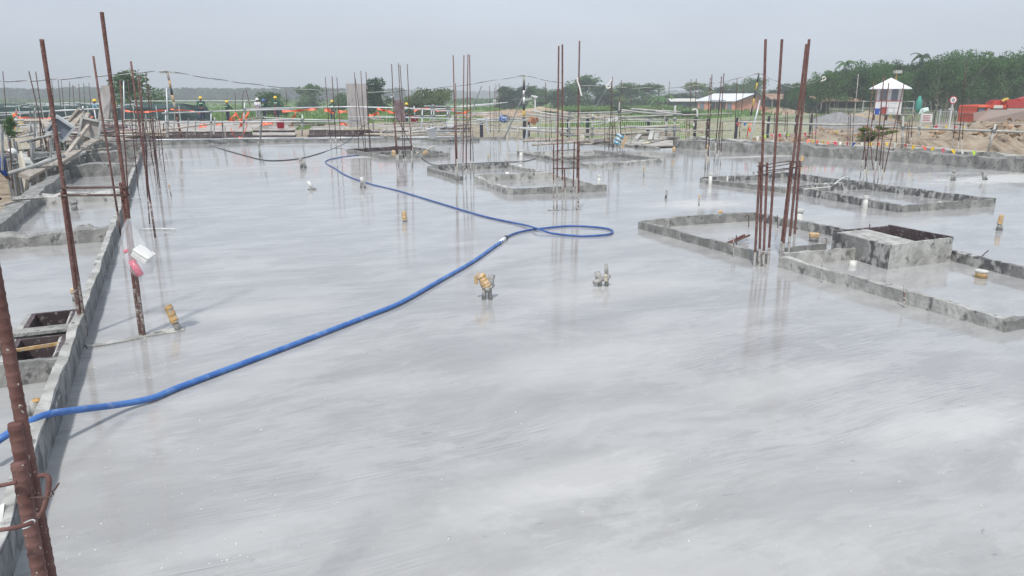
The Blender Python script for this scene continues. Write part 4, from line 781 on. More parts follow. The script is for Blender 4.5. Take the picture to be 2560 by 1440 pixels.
# white framed light fixtures on pile
for (px,py,Y,rx,lb) in((150,322,17,.7,'white framed lamp with glass front hung in the timber pile'),(225,320,18,.2,'grey framed tray standing right of the glass fronted lamp')):
    c=AT(px,py,Y); t=thing('lamp_box' if rx>.5 else 'frame_tray',lb,'lamp' if rx>.5 else 'tray',c); Q=Matrix.Rotation(rx,3,'Y')@Matrix.Rotation(-.2,3,'X')@Matrix.Rotation(.4,3,'Z')
    for s in(-1,1):
        MB().box(c+Q@Vector((s*.2,0,0)),(.05,.16,.44),M4=Q).build('frame_side','galv' if rx>.5 else 'dullpipe',t); MB().box(c+Q@Vector((0,0,s*.2)),(.36,.16,.05),M4=Q).build('frame_side','galv' if rx>.5 else 'dullpipe',t)
    MB().box(c+Q@Vector((0,.02,0)),(.35,.04,.35),M4=Q).build('pane','greyglass' if rx>.5 else 'deck',t)
# upright boards
def panel(label,pts,Y,th,mat,name='column_form',rib=True,foot=None):
    P=[AT(x,y,Y) for x,y in pts]; t=thing(name,label,'formwork',P[0]); n=Vector((0,1,0))*th
    mb=MB(); mb.add(P+[p+n for p in P],[(0,1,2,3),(7,6,5,4),(0,4,5,1),(1,5,6,2),(2,6,7,3),(3,7,4,0)]); mb.build('face_board',mat,t)
    if rib:
        for f in(.08,.92):
            a=P[0].lerp(P[1],f)+n*1.3; b=P[3].lerp(P[2],f)+n*1.3; mb=MB(); mb.beam(a,b,.08,.08); mb.build('stud','timber',t)
    return t
panel('tall bleached board form standing at the far slab edge',[(873,318),(919,317),(914,209),(864,209)],31,.08,'paleply')
panel('leaning brown and white board form behind the blue shirt worker',[(243,315),(268,322),(279,214),(253,214)],30,.1,'paleply')
panel('small brown board form tied in the far cage',[(990,303),(1014,306),(1009,251),(984,250)],26,.06,'brownply',rib=False)
o=MB().beam(AT(940,216,18.5)if False else AT(976,240,18.6),AT(990,258,18.6),.02,.02).build('bent_flat','rustdark'); tag(o,'dark bent bar end above the small brown board','rod')
for (P,lb) in(([(980,232),(984,238),(982,243),(976,242)],'white S hook hanging on the bars above the brown board'),([(1236,258),(1234,252),(1238,250),(1239,256)],'white hook on the thin bars left of the blue mesh bag')):
    wire(lb,[AT(x,y,18.3 if x<1100 else 25) for x,y in P],.013,'white','hook','hook')
wire('long white foam sleeve hanging from the tall centre bar',[AT(1444,194,10.8),AT(1444,205,10.8),AT(1448,215,10.8),AT(1451,228,10.8),AT(1454,240,10.8)],.012,'styro','foam_sleeve','sleeve')
wire('white bent conduit end on the dark bars above the fence',[AT(1731,276,24),AT(1738,273,24),AT(1743,278,24),AT(1743,292,24)],.03,'pvc','bent_conduit','conduit')
# upside white bucket hanging
c=AT(1079,331,26); t=thing('bucket','white bucket hanging tilted at the far slab edge','bucket',c); ax=Vector((-.25,0,1)).normalized()
MB().lathe([(.13,-.2),(.16,.12),(.17,.12),(.17,.16),(.16,.16)],c,18,ax).build('bucket_body','white',t,True); MB().tube([c+Vector((.165*math.cos(q),-.02,.14+.14*math.sin(q))) for q in [k*PI/8 for k in range(9)]],.006,6).build('handle','galv',t)
c=G(702,321,0); t=thing('bucket','crimson bucket standing on the deck by the yellow helmets','bucket',c)
MB().lathe([(.17,0),(.21,.36),(.22,.36),(.22,.42),(.2,.42)],c,18).build('bucket_body','redplastic',t,True); MB().tube([c+Vector((.21*math.cos(q),-.02,.4+.14*math.sin(q))) for q in [k*PI/8 for k in range(9)]],.012,6).build('handle','redplastic',t)
c=G(1035,306,-.02); t=thing('tub','crimson tub on the far right deck','tub',c); MB().lathe([(.25,0),(.3,.28),(.32,.28),(.32,.34),(.29,.34)],c,18).build('tub_body','redplastic',t,True); MB().lathe([(.33,.34),(.33,.37),(.1,.39)],c,18).build('lid','redplastic',t,True)
# hanging bits
c=AT(1332,302,23.5); Q=Matrix.Rotation(.5,3,'Y')@Matrix.Rotation(.5,3,'Z'); t=thing('carton','brown cardboard carton hung on bars before the fence','box',c); MB().box(c,(.2,.16,.18),M4=Q).build('carton_body','carton',t); MB().box(c+Q@Vector((-.06,0,.1)),(.12,.17,.006),M4=Q@Matrix.Rotation(-.5,3,'Y')).build('flap','carton',t); MB().box(c+Q@Vector((.1,0,.11)),(.1,.17,.006),M4=Q@Matrix.Rotation(.9,3,'Y')).build('flap','carton',t)
c=AT(1258,297,25); t=thing('mesh_bag','blue and white mesh bag hanging on the thin bars','bag',c)
mb=MB(); mb.lathe([(.03,-.13),(.13,-.09),(.16,0),(.12,.09),(.06,.12)],c,12,(.2,-.3,1)); mb.build('pouch','netblue',t,True)
MB().tube([c+Vector((.16*math.cos(q)+.05,-.1,.11*math.sin(q))) for q in [k*PI/8 for k in range(16)]],.012,6,closed=True).build('rim','navy',t)
# six pack of cans + carton
c=AT(1551,350,22.5); Q=Matrix.Rotation(.45,3,'Y'); t=thing('drink_pack','pack of blue wrapped drink bottles hanging on the wire cage','bottles',c)
for i in range(3):
    for j in range(2):
        MB().lathe([(.038,-.08),(.045,-.06),(.045,.05),(.03,.09),(.018,.1)],c+Q@Vector((-.05+.09*(j-.5),.04*(j-.5)-.03,.1-.11*i)),10,Q@Vector((1,-.4,0))).build('bottle','cans',t,True)
t=thing('carton','tan cardboard carton tied beside the blue drink pack','box',c+Vector((.12,0,0)));MB().box(c+Q@Vector((.11,0,.05)),(.12,.14,.28),M4=Q).build('carton_body','tancarton',t);MB().box(c+Q@Vector((.12,-.02,-.15)),(.1,.13,.1),M4=Q).build('flap','tancarton',t)
c=AT(1128,306,24); t=thing('plastic_wrap','clear crumpled plastic hanging left of the slim bar cage','plastic',c); mb=MB(); mb.tube([AT(1134,290,24),AT(1131,298,24),AT(1127,306,24),AT(1124,314,24),AT(1124,320,24)],[.02,.08,.13,.16,.08],10); mb.build('sheet','film',t,True)
# ============================================================= ORANGE TAPE & NETTING
def ribbon(mb,pts,w,tw=0.):
    P=cr([Vector(p) for p in pts],5)
    vs=[];
    for i,p in enumerate(P):
        a=tw*math.sin(i*.7); d=Vector((0,math.sin(a),math.cos(a)))*w*(1+.5*math.sin(i*1.3)); vs+=[p+d/2,p-d/2]
    mb.add(vs,[(2*i,2*i+1,2*i+3,2*i+2) for i in range(len(P)-1)])
def tape(label,segs,Y,w=.06,group='orange barrier tape and netting'):
    mb=MB()
    for s in segs: ribbon(mb,[AT(x,y,Y+R.uniform(-.1,.1)) for x,y in s],w,.6)
    o=mb.build('barrier_tape','orange'); md=o.modifiers.new('s','SOLIDIFY'); md.thickness=.006; tag(o,label,'tape',group); return o
tape('orange tape along the far left deck',[[(45,294),(60,295),(120,297),(200,295),(232,293)]],33,.09)
tape('bright orange tape at the left of the yellow pole',[[(312,277),(340,280),(365,280),(395,277),(420,275)]],34,.07)
tape('orange tape right of the yellow pole',[[(425,273),(450,275),(480,278),(500,283)]],36,.05)
tape('drooping orange netting left of the white post',[[(590,282),(586,300),(577,300)],[(588,281),(600,300),(603,318)],[(592,283),(577,296),(572,304)],[(598,300),(606,310),(598,318)],[(578,322),(582,335),(588,345)],[(595,345),(605,343),(612,328),(618,312)]],29.3,.09)
tape('orange netting tuft right of the white post',[[(622,278),(618,295),(616,315)],[(622,280),(611,296),(604,312)],[(608,283),(604,300),(600,314)]],29.5,.13)
tape('orange tape from the worker group to the loose post',[[(687,275),(690,290),(694,300)],[(690,302),(700,301),(712,300)]],29.6,.1)
tape('orange tape fluttering along the railing between helmets',[[(705,278),(740,277),(775,274),(793,273)],[(737,280),(739,288),(728,295)],[(735,290),(732,305),(728,318)]],29.5,.08)
tape('orange tape tuft left of the bleached board',[[(811,276),(822,278),(834,284)],[(845,279),(868,279)],[(846,279),(849,292),(855,305)],[(850,309),(862,310),(868,314)],[(812,278),(818,272),(826,276)]],29.5,.09)
tape('orange tape tufts right of the bleached board',[[(922,290),(935,287),(945,282)],[(942,270),(955,275),(968,277)],[(945,280),(948,290),(953,300)],[(970,278),(985,283),(990,284)]],30,.09)
tape('orange tape hung along the sloping frame',[[(1035,278),(1048,273),(1062,272)],[(1065,271),(1078,275),(1092,274)],[(1090,277),(1105,277),(1120,276)],[(1130,273),(1142,281),(1160,282),(1172,276)],[(1166,283),(1165,295),(1162,305)]],33,.08)
tape('orange tape standing on the left of the far left deck',[[(33,290),(40,285),(42,280)],[(32,296),(30,308),(38,320)],[(62,330),(60,338),(64,345)],[(0,385),(6,380),(10,372)],[(242,318),(244,332),(246,345)]],27,.12)
tape('orange scrap of netting on the dusty deck',[[(498,318),(508,313),(518,312)],[(500,314),(515,316)],[(540,309),(555,309)],[(655,309),(682,308)]],40,.16)
tape('orange rag tied at the fence right of the dark post',[[(1868,338),(1870,325),(1873,320)],[(1873,323),(1877,326)],[(1845,306),(1848,310)]],24,.14)
# bunting flags
BC=['orange','redplastic','hivis','yellowh','bluework','vestpink','ivory']; BM={}
def bunting(label,P,n,sz):
    t=thing('bunting',label,'bunting',P[0],'strings of small coloured flags')
    Q=cr(P,8); MB().tube(Q,.006,4).build('string','ivory',t)
    for i in range(n):
        f=(i+.5)/n*(len(Q)-1); k=int(f); p=Q[k].lerp(Q[min(k+1,len(Q)-1)],f-k); s=sz*R.uniform(.8,1.2); an=R.uniform(-.8,.8)
        mb=MB(); d=Vector((1,R.uniform(-.3,.3),0)).normalized(); dn=Vector((R.uniform(-.6,.6),R.uniform(-.5,.2),-1)).normalized()
        mb.add([p-d*s/2,p+d*s/2,p+dn*s*1.3,p-d*s/2+Vector((0,.01,0)),p+d*s/2+Vector((0,.01,0)),p+dn*s*1.3+Vector((0,.01,0))],[(0,1,2),(5,4,3),(0,3,4,1),(1,4,5,2),(2,5,3,0)]); mb.build('flag',BC[(i*3+R.randint(0,2))%7],t)
bunting('near string of coloured flags along the right slab edge',[AT(2020,348,21.5),AT(2070,353,21),AT(2140,356,20.6),AT(2230,357,20),AT(2330,368,19),AT(2440,378,18.2),AT(2580,390,17.6)],26,.1)
bunting('far string of coloured flags across the sand below the guard hut',[AT(2150,325,27),AT(2190,322,27),AT(2260,325,28),AT(2330,314,32),AT(2400,316,34),AT(2470,320,30),AT(2580,308,28)],18,.13)
bunting('string of coloured flags before the fence',[AT(1760,345,27),AT(1850,350,26),AT(1920,336,28),AT(2000,332,30),AT(2100,327,30)],16,.12)
bunting('short string of flags over the left fence foot',[AT(1640,330,40),AT(1740,306,40),AT(1840,307,42),AT(1880,308,42)],8,.14)
# ============================================================= POLES AND CABLES
def pole(label,px,ytop,Y,r,bands,lean=0,zb=-1.2):
    tp=AT(px,ytop,Y); t=thing('cable_pole',label,'pole',(tp.x,tp.y,zb),'striped poles carrying the cable'); b=Vector((tp.x+lean,tp.y,zb)); L=tp.z-zb
    k=len(bands); 
    for i,m in enumerate(bands): MB().tube([tp.lerp(b,i/k),tp.lerp(b,(i+1)/k)],r,10).build('band',m,t,True)
    MB().beam(tp+Vector((-.3,0,.03)),tp+Vector((.3,0,.03)),.06,.06).build('crossarm','dullpipe',t); return tp+Vector((0,-.05,.08))
pA=pole('leaning black and yellow pole behind the white railing',419,183,31,.045,['timber','tapeorange','navy','tapeorange','timber','rust','rust','rust','rust','rust','timber','timber'],.35,-.9)
pB=pole('black, white and yellow striped pole behind the fence centre',1310,192,46,.07,['dullpipe','navy','white','white','navy','yellowp','navy','white','yellowp','yellowp'])
pC=pole('black and yellow pole right of the brick house',1897,186,52,.055,['navy','yellowp','navy','yellowp','navy','navy','yellowp','navy'],-.5)
def cable(label,P):
    t=thing('overhead_cable',label,'cable',P[0],'twisted festoon cable')
    Q=cr(P,30); 
    for s,m in((0,'white'),(1,'black')):
        off=[Vector((0,.012*math.sin(i*.33+s*PI),.017*math.cos(i*.33+s*PI))) for i in range(len(Q))]
        MB().tube([q+o for q,o in zip(Q,off)],.011,6).build('strand',m,t,True)
cable('sagging cable from the left frame edge to the leaning pole',[AT(-30,203,27),AT(60,203,28),AT(180,196,29),AT(320,184,30),pA])
cable('long sagging cable between the leaning pole and the striped pole',[pA,AT(560,201,33),AT(700,218,36),AT(850,229,39),AT(1000,228,41),AT(1150,214,44),pB])
cable('sagging cable from the striped pole to the pole at the house',[pB,AT(1400,207,47),AT(1500,216,48),AT(1600,220,49),AT(1700,218,50),AT(1800,206,51),pC])
cable('short sagging cable passing behind the tallest red bars',[pC,AT(1945,205,48),AT(1975,217,45),AT(2010,214,42),AT(2055,196,40)])
wire('crumpled pale cable end at the right end of the cable',[AT(2055,196,40),AT(2060,192,40),AT(2064,198,40),AT(2052,204,40),AT(2058,200,40)],.035,'ivory','cable_knot','cable')
wire('thin guy wire leaning down from the wire cage',[AT(1520,215,26),AT(1485,273,27)],.01,'galv','guy_wire','wire')
wire('white wire knot tied on top of the wire cage',[AT(1530,197,24.6),AT(1524,208,24.6),AT(1516,215,24.6),AT(1519,221,24.6),AT(1527,218,24.6)],.025,'ivory','wire_knot','wire')
# ============================================================= PEOPLE
def skinmesh(name,verts,edges,mat,parent,sub=1):
    me=bpy.data.meshes.new(name); me.from_pydata([v[:3] for v in verts],edges,[])
    o=bpy.data.objects.new(name,me); SC.collection.objects.link(o)
    o.modifiers.new('k','SKIN'); 
    sv=me.skin_vertices[0].data
    for i,v in enumerate(verts): sv[i].radius=(v[3],v[4] if len(v)>4 else v[3])
    sv[0].use_root=True
    m2=o.modifiers.new('s','SUBSURF'); m2.levels=sub; m2.render_levels=sub
    bpy.context.view_layer.update(); dg=bpy.context.evaluated_depsgraph_get()
    nm=bpy.data.meshes.new_from_object(o.evaluated_get(dg)); o.modifiers.clear(); o.data=nm
    nm.materials.clear(); nm.materials.append(MT[mat]); nm.polygons.foreach_set('use_smooth',[True]*len(nm.polygons))
    if parent: o.parent=parent
    return o
def person(label,loc,face,H=1.68,jacket='gjacket',trousers='navycloth',helmet='yellowh',bend=0.,arms='down',vest=False,stride=.0):
    s=H/1.7
    def bnd(p):
        x,y,z=p
        if z>.93 or bend==0 and False:
            dz=z-.93; dy=y; y=dy*math.cos(bend)+dz*math.sin(bend); z=.93+dz*math.cos(bend)-dy*math.sin(bend)
        return (x*s,y*s,z*s)
    A={'down':[((.2,0,1.38),(.25,.0,1.1),(.24,.08,.86),(.24,.1,.79))],'folded':[((.2,0,1.38),(.25,.04,1.12),(.1,.22,1.1),(.03,.24,1.1))],'reach':[((.2,0,1.38),(.24,.2,1.15),(.18,.42,1.08),(.16,.5,1.07))],'back':[((.2,0,1.38),(.27,-.05,1.12),(.12,-.16,.98),(.05,-.17,.95))]}[arms][0]
    V_=[(0,0,.93,.13,.1),(0,0,1.12,.13,.09),(0,0,1.32,.15,.1),(0,.0,1.46,.055),(0,.015,1.54,.075,.085),(0,.015,1.63,.085,.095),(0,.01,1.69,.05),(0,.12,1.575,.014)]
    E_=[(0,1),(1,2),(2,3),(3,4),(4,5),(5,6),(4,7)]
    for sd_ in(-1,1):
        k=len(V_); ft=stride*sd_
        V_+=[(sd_*.09,0,.85,.09),(sd_*.1,.02+ft*.5,.5,.062),(sd_*.105,-.01+ft,.1,.042),(sd_*.12,.13+ft,.035,.035)]
        E_+=[(0,k),(k,k+1),(k+1,k+2),(k+2,k+3)]
        k=len(V_); a=A; V_+=[(sd_*a[0][0],a[0][1],a[0][2],.06),(sd_*a[1][0],a[1][1],a[1][2],.045),(sd_*a[2][0],a[2][1],a[2][2],.03),(sd_*a[3][0],a[3][1],a[3][2],.034,.018)]
        E_+=[(2,k),(k,k+1),(k+1,k+2),(k+2,k+3)]
        d=(Vector(a[3])-Vector(a[2])).normalized(); d.x*=sd_; h=Vector((sd_*a[3][0],a[3][1],a[3][2])); sidev=Vector((0,1,0)) if abs(d.z)>.6 else Vector((0,0,1))
        for f,ln in((-1.5,.075),(-.5,.088),(.5,.09),(1.5,.08)):
            j=len(V_); p=h+d*ln*.6+sidev*.016*f; q=h+d*ln+sidev*.018*f+Vector((-sd_*.012,0,0)); V_+=[(*p,.009),(*q,.008)]; E_+=[(k+3,j),(j,j+1)]
        j=len(V_); p=h+sidev*.045+d*.03; V_.append((*p,.011)); E_.append((k+3,j))
    Vb=[(*bnd(v[:3]),*[q*s for q in v[3:]]) for v in V_]
    body=skinmesh('person',Vb,E_,'skin',None); body.location=loc; body.rotation_euler=(0,0,face); tag(body,label,'person')
    a=A
    J=[(0,0,.9,.15,.12),(0,0,1.12,.155,.115),(0,0,1.33,.165,.12),(0,0,1.43,.09)]; JE=[(0,1),(1,2),(2,3)]
    for sd_ in(-1,1):
        k=len(J); J+=[(sd_*a[0][0],a[0][1],a[0][2],.075),(sd_*a[1][0],a[1][1],a[1][2],.062),(sd_*a[2][0],a[2][1],a[2][2],.048)]; JE+=[(2,k),(k,k+1),(k+1,k+2)]
    skinmesh('jacket',[(*bnd(v[:3]),*[q*s for q in v[3:]]) for v in J],JE,jacket,body)
    T=[(0,0,.92,.14,.11)]; TE=[]
    for sd_ in(-1,1):
        ft=stride*sd_; k=len(T); T+=[(sd_*.095,0,.83,.105),(sd_*.1,.02+ft*.5,.5,.082),(sd_*.105,-.01+ft,.12,.07)]; TE+=[(0,k),(k,k+1),(k+1,k+2)]
    skinmesh('trousers',[(*[q*s for q in v[:3]],*[q*s for q in v[3:]]) for v in T],TE,trousers,body)
    B=[];BE=[]
    for sd_ in(-1,1):
        ft=stride*sd_; bm_=[(sd_*.105,-.04+ft,.07,.06),(sd_*.11,.04+ft,.045,.05),(sd_*.125,.17+ft,.035,.042)]
        skinmesh('boot',[(*[q*s for q in v[:3]],*[q*s for q in v[3:]]) for v in bm_],[(0,1),(1,2)],'black',body)
    hc=Vector(bnd((0,.01,1.62))); ax=Vector((0,math.sin(bend)*.9,math.cos(bend)))
    mb=MB(); mb.lathe([(.175*s,-.015),(.125*s,.0),(.122*s,.05*s),(.1*s,.1*s),(.055*s,.135*s),(.004,.145*s)],hc,14,ax); mb.v=[(v[0],v[1]*1.12+.015,v[2]) for v in mb.v]
    o=MB(); o.v=mb.v;o.f=mb.f;o.m=mb.m
    me=bpy.data.meshes.new('helmet'); me.from_pydata(o.v,[],o.f); me.materials.append(MT[helmet]); me.polygons.foreach_set('use_smooth',[True]*len(me.polygons)); ho=bpy.data.objects.new('helmet',me); SC.collection.objects.link(ho); ho.parent=body
    def strip(name,z,mat,w=.045,r=.165,rd=.125):
        mb=MB(); P=[bnd((r*math.cos(q),rd*math.sin(q),z)) for q in [k*PI/10 for k in range(20)]]; P2=[bnd((r*math.cos(q),rd*math.sin(q),z+w)) for q in [k*PI/10 for k in range(20)]]
        mb.add(P+P2,[(i,(i+1)%20,20+(i+1)%20,20+i) for i in range(20)]); me=bpy.data.meshes.new(name); me.from_pydata(mb.v,[],mb.f); me.materials.append(MT[mat]); so_=bpy.data.objects.new(name,me); SC.collection.objects.link(so_); so_.parent=body
    if vest:
        mb=[(0,0,.98,.17,.135),(0,0,1.15,.175,.135),(0,0,1.34,.17,.135)]
        skinmesh('vest',[(*bnd(v[:3]),*[q*s for q in v[3:]]) for v in mb],[(0,1),(1,2)],'vest',body)
        strip('vest_trim',.96,'vestpink',.06,.19,.15)
    elif jacket=='gjacket': strip('reflective_band',1.24,'reflect',.05,.178,.14)
    return body
def foot(px,py,z): 
    p=G(px,py,z); return p
person('worker in pale blue shirt and yellow helmet, back turned, left of the leaning board',foot(240,312,-.3),-.9,1.68,'bluecloth','navycloth',arms='reach',bend=.12)
person('worker in loose dark green jacket standing alone on the deck, hands behind him',foot(507,303,-.15),.3,1.7,arms='back',stride=.07)
person('small distant worker in green and yellow helmet beside the netting',foot(571,305,-.35),-.6,1.6,arms='reach')
person('worker in white helmet with a grey and pink vest and grey trousers',foot(647,303,-.2),.15,1.64,'whitecloth','greycloth','white',arms='folded',vest=True)
person('worker in blue helmet and green jacket between the white and yellow helmets',foot(662,301,-.25),-.7,1.6,'gjacket','navycloth','blueh',arms='reach')
person('tallest worker in yellow helmet at the right of the three together',foot(693,301,-.15),PI,1.72,'gjacket','navycloth',arms='folded')
person('worker in yellow helmet facing us left of the bleached board',foot(833,304,-.35),PI,1.62,arms='down')
person('worker in yellow helmet half hidden behind the crimson tub',foot(1015,316,-.4),-.4,1.55,arms='reach',bend=.2)
person('worker bending low in green jacket behind the second tall bar',foot(312,306,-.1),1.2,1.6,bend=1.15,arms='reach')
person('worker crouched low at the far left, only helmet and shoulders above the deck',foot(62,338,-.9),1.3,1.65,bend=.9,arms='reach')
person('worker in yellow helmet down in the far left deck, nearest the frame edge',foot(42,385,-1.2),-1.0,1.65,'hivis','greycloth',bend=.5,arms='reach')
person('worker in bright blue clothes cut by the left frame edge, down in the pit',foot(-4,500,-1.0)+Vector((-.1,0,0)),-.8,1.5,'bluework','navycloth',bend=.9,arms='reach',helmet='white')
# ============================================================= FENCES
def fence(label,A_,B_,h,zb,pale=.13,posts=(),mat='fence',pw=.035,tip=True,postmat='navy',pr=.09):
    t=thing('metal_fence',label,'fence',A_)
    A_=Vector((A_.x,A_.y,zb)); B_=Vector((B_.x,B_.y,zb)); L=(B_-A_).length; d=(B_-A_).normalized(); nn=Vector((-d.y,d.x,0)); k=int(L/pale)
    mb=MB()
    for i in range(k+1):
        p=A_.lerp(B_,i/k); mb.tube([p,p+Vector((0,0,h*.9))]+([p+Vector((0,0,h*.95))-nn*.02,p+Vector((0,0,h))-nn*.1] if tip else [p+Vector((0,0,h))]),pw/2,5)
    mb.build('pales',mat,t)
    for z in(.12,.88): mb=MB(); mb.beam(A_+Vector((0,0,h*z)),B_+Vector((0,0,h*z)),.05,.05); mb.build('rail',mat,t)
    for f in posts:
        p=A_.lerp(B_,f); mb=MB(); mb.box(p+Vector((0,-.06,h*.5)),(pr*2,.1,h+.02)); mb.build('post',postmat,t)
    return t
F0=AT(1150,302,41); F1=AT(1755,284,46); F2=AT(2035,283,60)
fence('pale green metal fence with dark posts behind the far edge, left and centre part',F0,F1,1.62,-1.25,.14,[.08,.245,.26,.42,.5,.76,.97])
fence('greener stretch of the metal fence below the brick house',F1+Vector((.2,0,0)),F2,1.6,-1.3,.14,[.02,.24,.52,.8,.97])
fence('far green fence beyond the guard hut',AT(2075,275,82),AT(2345,283,66),1.7,-1.3,.2,[.98],mat='fence',pr=.05)
fence('pale wire gate fence before the rubber trees on the right',AT(2345,277,66),AT(2620,276,60),1.75,-1.25,.16,[.02,.32,.35,.65,.68],mat='galv',postmat='galv',pr=.04)
# ============================================================= BUILDINGS
def local(o,ang):
    c,s_=math.cos(ang),math.sin(ang); ex=Vector((c,s_,0)); ey=Vector((-s_,c,0)); return lambda x,y,z:o+ex*x+ey*y+Vector((0,0,z))
# brick house: eave side faces us, gable at right
Yh=150; zb=-1.3
e0=AT(1745,252,Yh); e1=AT(1838,252,Yh-6); g1=AT(1918,252,Yh+2)
t=thing('brick_house','low red brick house with a white tin roof beyond the fence','house',(e1.x,e1.y,zb))
zE=e0.z; dx=(e1-e0); dx.z=0; dd=(Vector((g1.x,g1.y-2,0))-Vector((e1.x,e1.y,0)))
A0=Vector((e0.x,e0.y,zb));A1=Vector((e1.x,e1.y,zb));A2=A1+dd;A3=A0+dd
hw=zE-zb; rdz=AT(1882,235,Yh).z-zb
def up(p,z): return Vector((p.x,p.y,zb+z))
mb=MB(); mb.add([A0,A1,up(A1,hw),up(A0,hw)],[(0,1,2,3)]); mb.build('wall','brick',t)
m01=(A1+A2)/2
mb=MB(); mb.add([A1,A2,up(A2,hw),up(m01,rdz),up(A1,hw)],[(0,1,2,3,4)]); mb.build('gable_wall','brick',t)
mb=MB(); mb.add([A0,A3,up(A3,hw),up((A0+A3)/2,rdz),up(A0,hw)],[(0,1,2,3,4)]); mb.add([A3,A2,up(A2,hw),up(A3,hw)],[(0,1,2,3)]); mb.build('back_wall','brick',t)
ux=(A1-A0).normalized(); uy=dd.normalized(); r0=up((A0+A3)/2,rdz+.1)-ux*.6; r1=up(m01,rdz+.1)+ux*.5
E0=up(A0,hw)-ux*.6-uy*.35; E1=up(A1,hw)+ux*.5-uy*.35; E2=up(A2,hw-.15)+ux*.8+uy*.9; E3=up(A3,hw-.15)-ux*.6+uy*.9
mb=MB(); mb.add([E0,E1,r1,r0,E2,E3],[(0,1,2,3),(3,2,4,5)]); o=mb.build('roof','roofwhite',t); md=o.modifiers.new('s','SOLIDIFY'); md.thickness=.12
mb=MB(); mb.beam(E1+Vector((0,0,-.1)),r1+Vector((0,0,-.1)),.15,.22); mb.beam(E2+Vector((0,0,-.1)),r1+Vector((0,0,-.1)),.15,.22); mb.build('barge_board','darkbark',t)
for k,f in enumerate((.12,.42,.56,.7,.86)):
    p=A0.lerp(A1,f)-uy*.03; wd=1.0; mb=MB(); hh=2.0 if k in(1,2,3) else 1.5; mb.beam(p-ux*wd/2+Vector((0,0,hh/2+.15)),p+ux*wd/2+Vector((0,0,hh/2+.15)),.08,hh); mb.build('door' if k in(1,2,3) else 'window','glassdark' if k in(1,2,3) else 'greyglass',t)
# low annex white roofs left of house
def shed(label,x0,x1,yr,ye,yb,Y,roof,wall,post=0,depth=6,posts_m='timber'):
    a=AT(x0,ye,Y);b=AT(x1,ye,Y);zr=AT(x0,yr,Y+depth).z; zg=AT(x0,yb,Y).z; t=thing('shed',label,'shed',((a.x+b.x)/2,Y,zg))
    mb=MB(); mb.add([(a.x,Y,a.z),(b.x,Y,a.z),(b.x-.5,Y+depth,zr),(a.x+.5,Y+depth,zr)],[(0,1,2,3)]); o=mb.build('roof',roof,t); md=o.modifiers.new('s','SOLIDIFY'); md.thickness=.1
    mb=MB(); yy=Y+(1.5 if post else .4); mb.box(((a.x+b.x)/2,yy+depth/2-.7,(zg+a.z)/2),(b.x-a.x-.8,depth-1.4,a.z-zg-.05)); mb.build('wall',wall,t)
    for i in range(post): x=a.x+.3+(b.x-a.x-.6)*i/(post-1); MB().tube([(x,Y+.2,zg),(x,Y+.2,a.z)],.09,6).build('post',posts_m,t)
    return t
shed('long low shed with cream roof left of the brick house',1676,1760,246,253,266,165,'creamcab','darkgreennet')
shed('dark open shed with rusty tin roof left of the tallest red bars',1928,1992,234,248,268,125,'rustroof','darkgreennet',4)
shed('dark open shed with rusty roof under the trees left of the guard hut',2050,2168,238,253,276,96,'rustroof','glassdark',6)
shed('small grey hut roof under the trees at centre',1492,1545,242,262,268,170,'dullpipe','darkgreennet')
shed('tiny pale roof left of the tallest centre bars',1376,1402,250,256,262,180,'galv','darkgreennet')
o=MB().lathe([(.9,0),(.75,1.1),(.2,1.5)],Vector((0,0,0))+G(2012,276,-1.2),10).build('red_tarp_heap','red'); tag(o,'red covered heap behind the tallest red bars','heap')
# guard hut on stilts
Yt=70; c=AT(2222,284,Yt); t=thing('guard_hut','white guard hut with pyramid roof on a raised stand','hut',(c.x,Yt,-1.2))
zfl=c.z; zev=AT(2222,221,Yt).z; zpk=AT(2231,197,Yt+1.3).z; x0=AT(2190,250,Yt).x; x1=AT(2255,250,Yt).x; wd=x1-x0; cy=Yt+wd/2; zs=AT(2222,252,Yt).z
mb=MB(); 
for (xa,xb) in((x0,x0+wd*.14),(x0+wd*.42,x0+wd*.57),(x0+wd*.82,x1)): mb.box(((xa+xb)/2,Yt+.04,(zs+zev)/2),(xb-xa,.08,zev-zs))
mb.box(((x0+x1)/2,Yt+.04,(zfl+zs)/2),(wd,.08,zs-zfl)); mb.box((x1-.04,cy+.08,(zfl+zev)/2),(.08,wd-.12,zev-zfl)); mb.box((x0+.04,cy+.08,(zfl+zev)/2),(.08,wd-.12,zev-zfl)); mb.box(((x0+x1)/2,Yt+wd,(zfl+zev)/2),(wd-.2,.08,zev-zfl)); mb.build('wall','white',t)
for (fa,fb) in((.14,.42),(.57,.82)):
    f=MB(); f.box((x0+wd*(fa+fb)/2,Yt+.06,(zs+zev)/2),(wd*(fb-fa),.03,zev-zs)); f.build('window','greyglass',t)
MB().box(((x0+x1)/2,Yt-.02,zs),(wd+.06,.05,.06)).build('red_band','red',t)
hx=AT(2278,221,Yt).x-AT(2172,221,Yt).x; cx=(x0+x1)/2; h2=hx/2*.97
mb=MB(); mb.add([(cx-h2,cy-h2,zev),(cx+h2,cy-h2,zev),(cx+h2,cy+h2,zev),(cx-h2,cy+h2,zev),(cx,cy,zpk+.1),(cx-h2,cy-h2,zev-.06),(cx+h2,cy-h2,zev-.06),(cx+h2,cy+h2,zev-.06),(cx-h2,cy+h2,zev-.06)],[(0,1,4),(1,2,4),(2,3,4),(3,0,4),(8,7,6,5),(0,5,6,1),(1,6,7,2),(2,7,8,3),(3,8,5,0)]); mb.build('roof','roofwhite',t)
MB().box((cx,cy,zfl-.06),(wd+.3,wd+.5,.1)).build('platform','dullpipe',t)
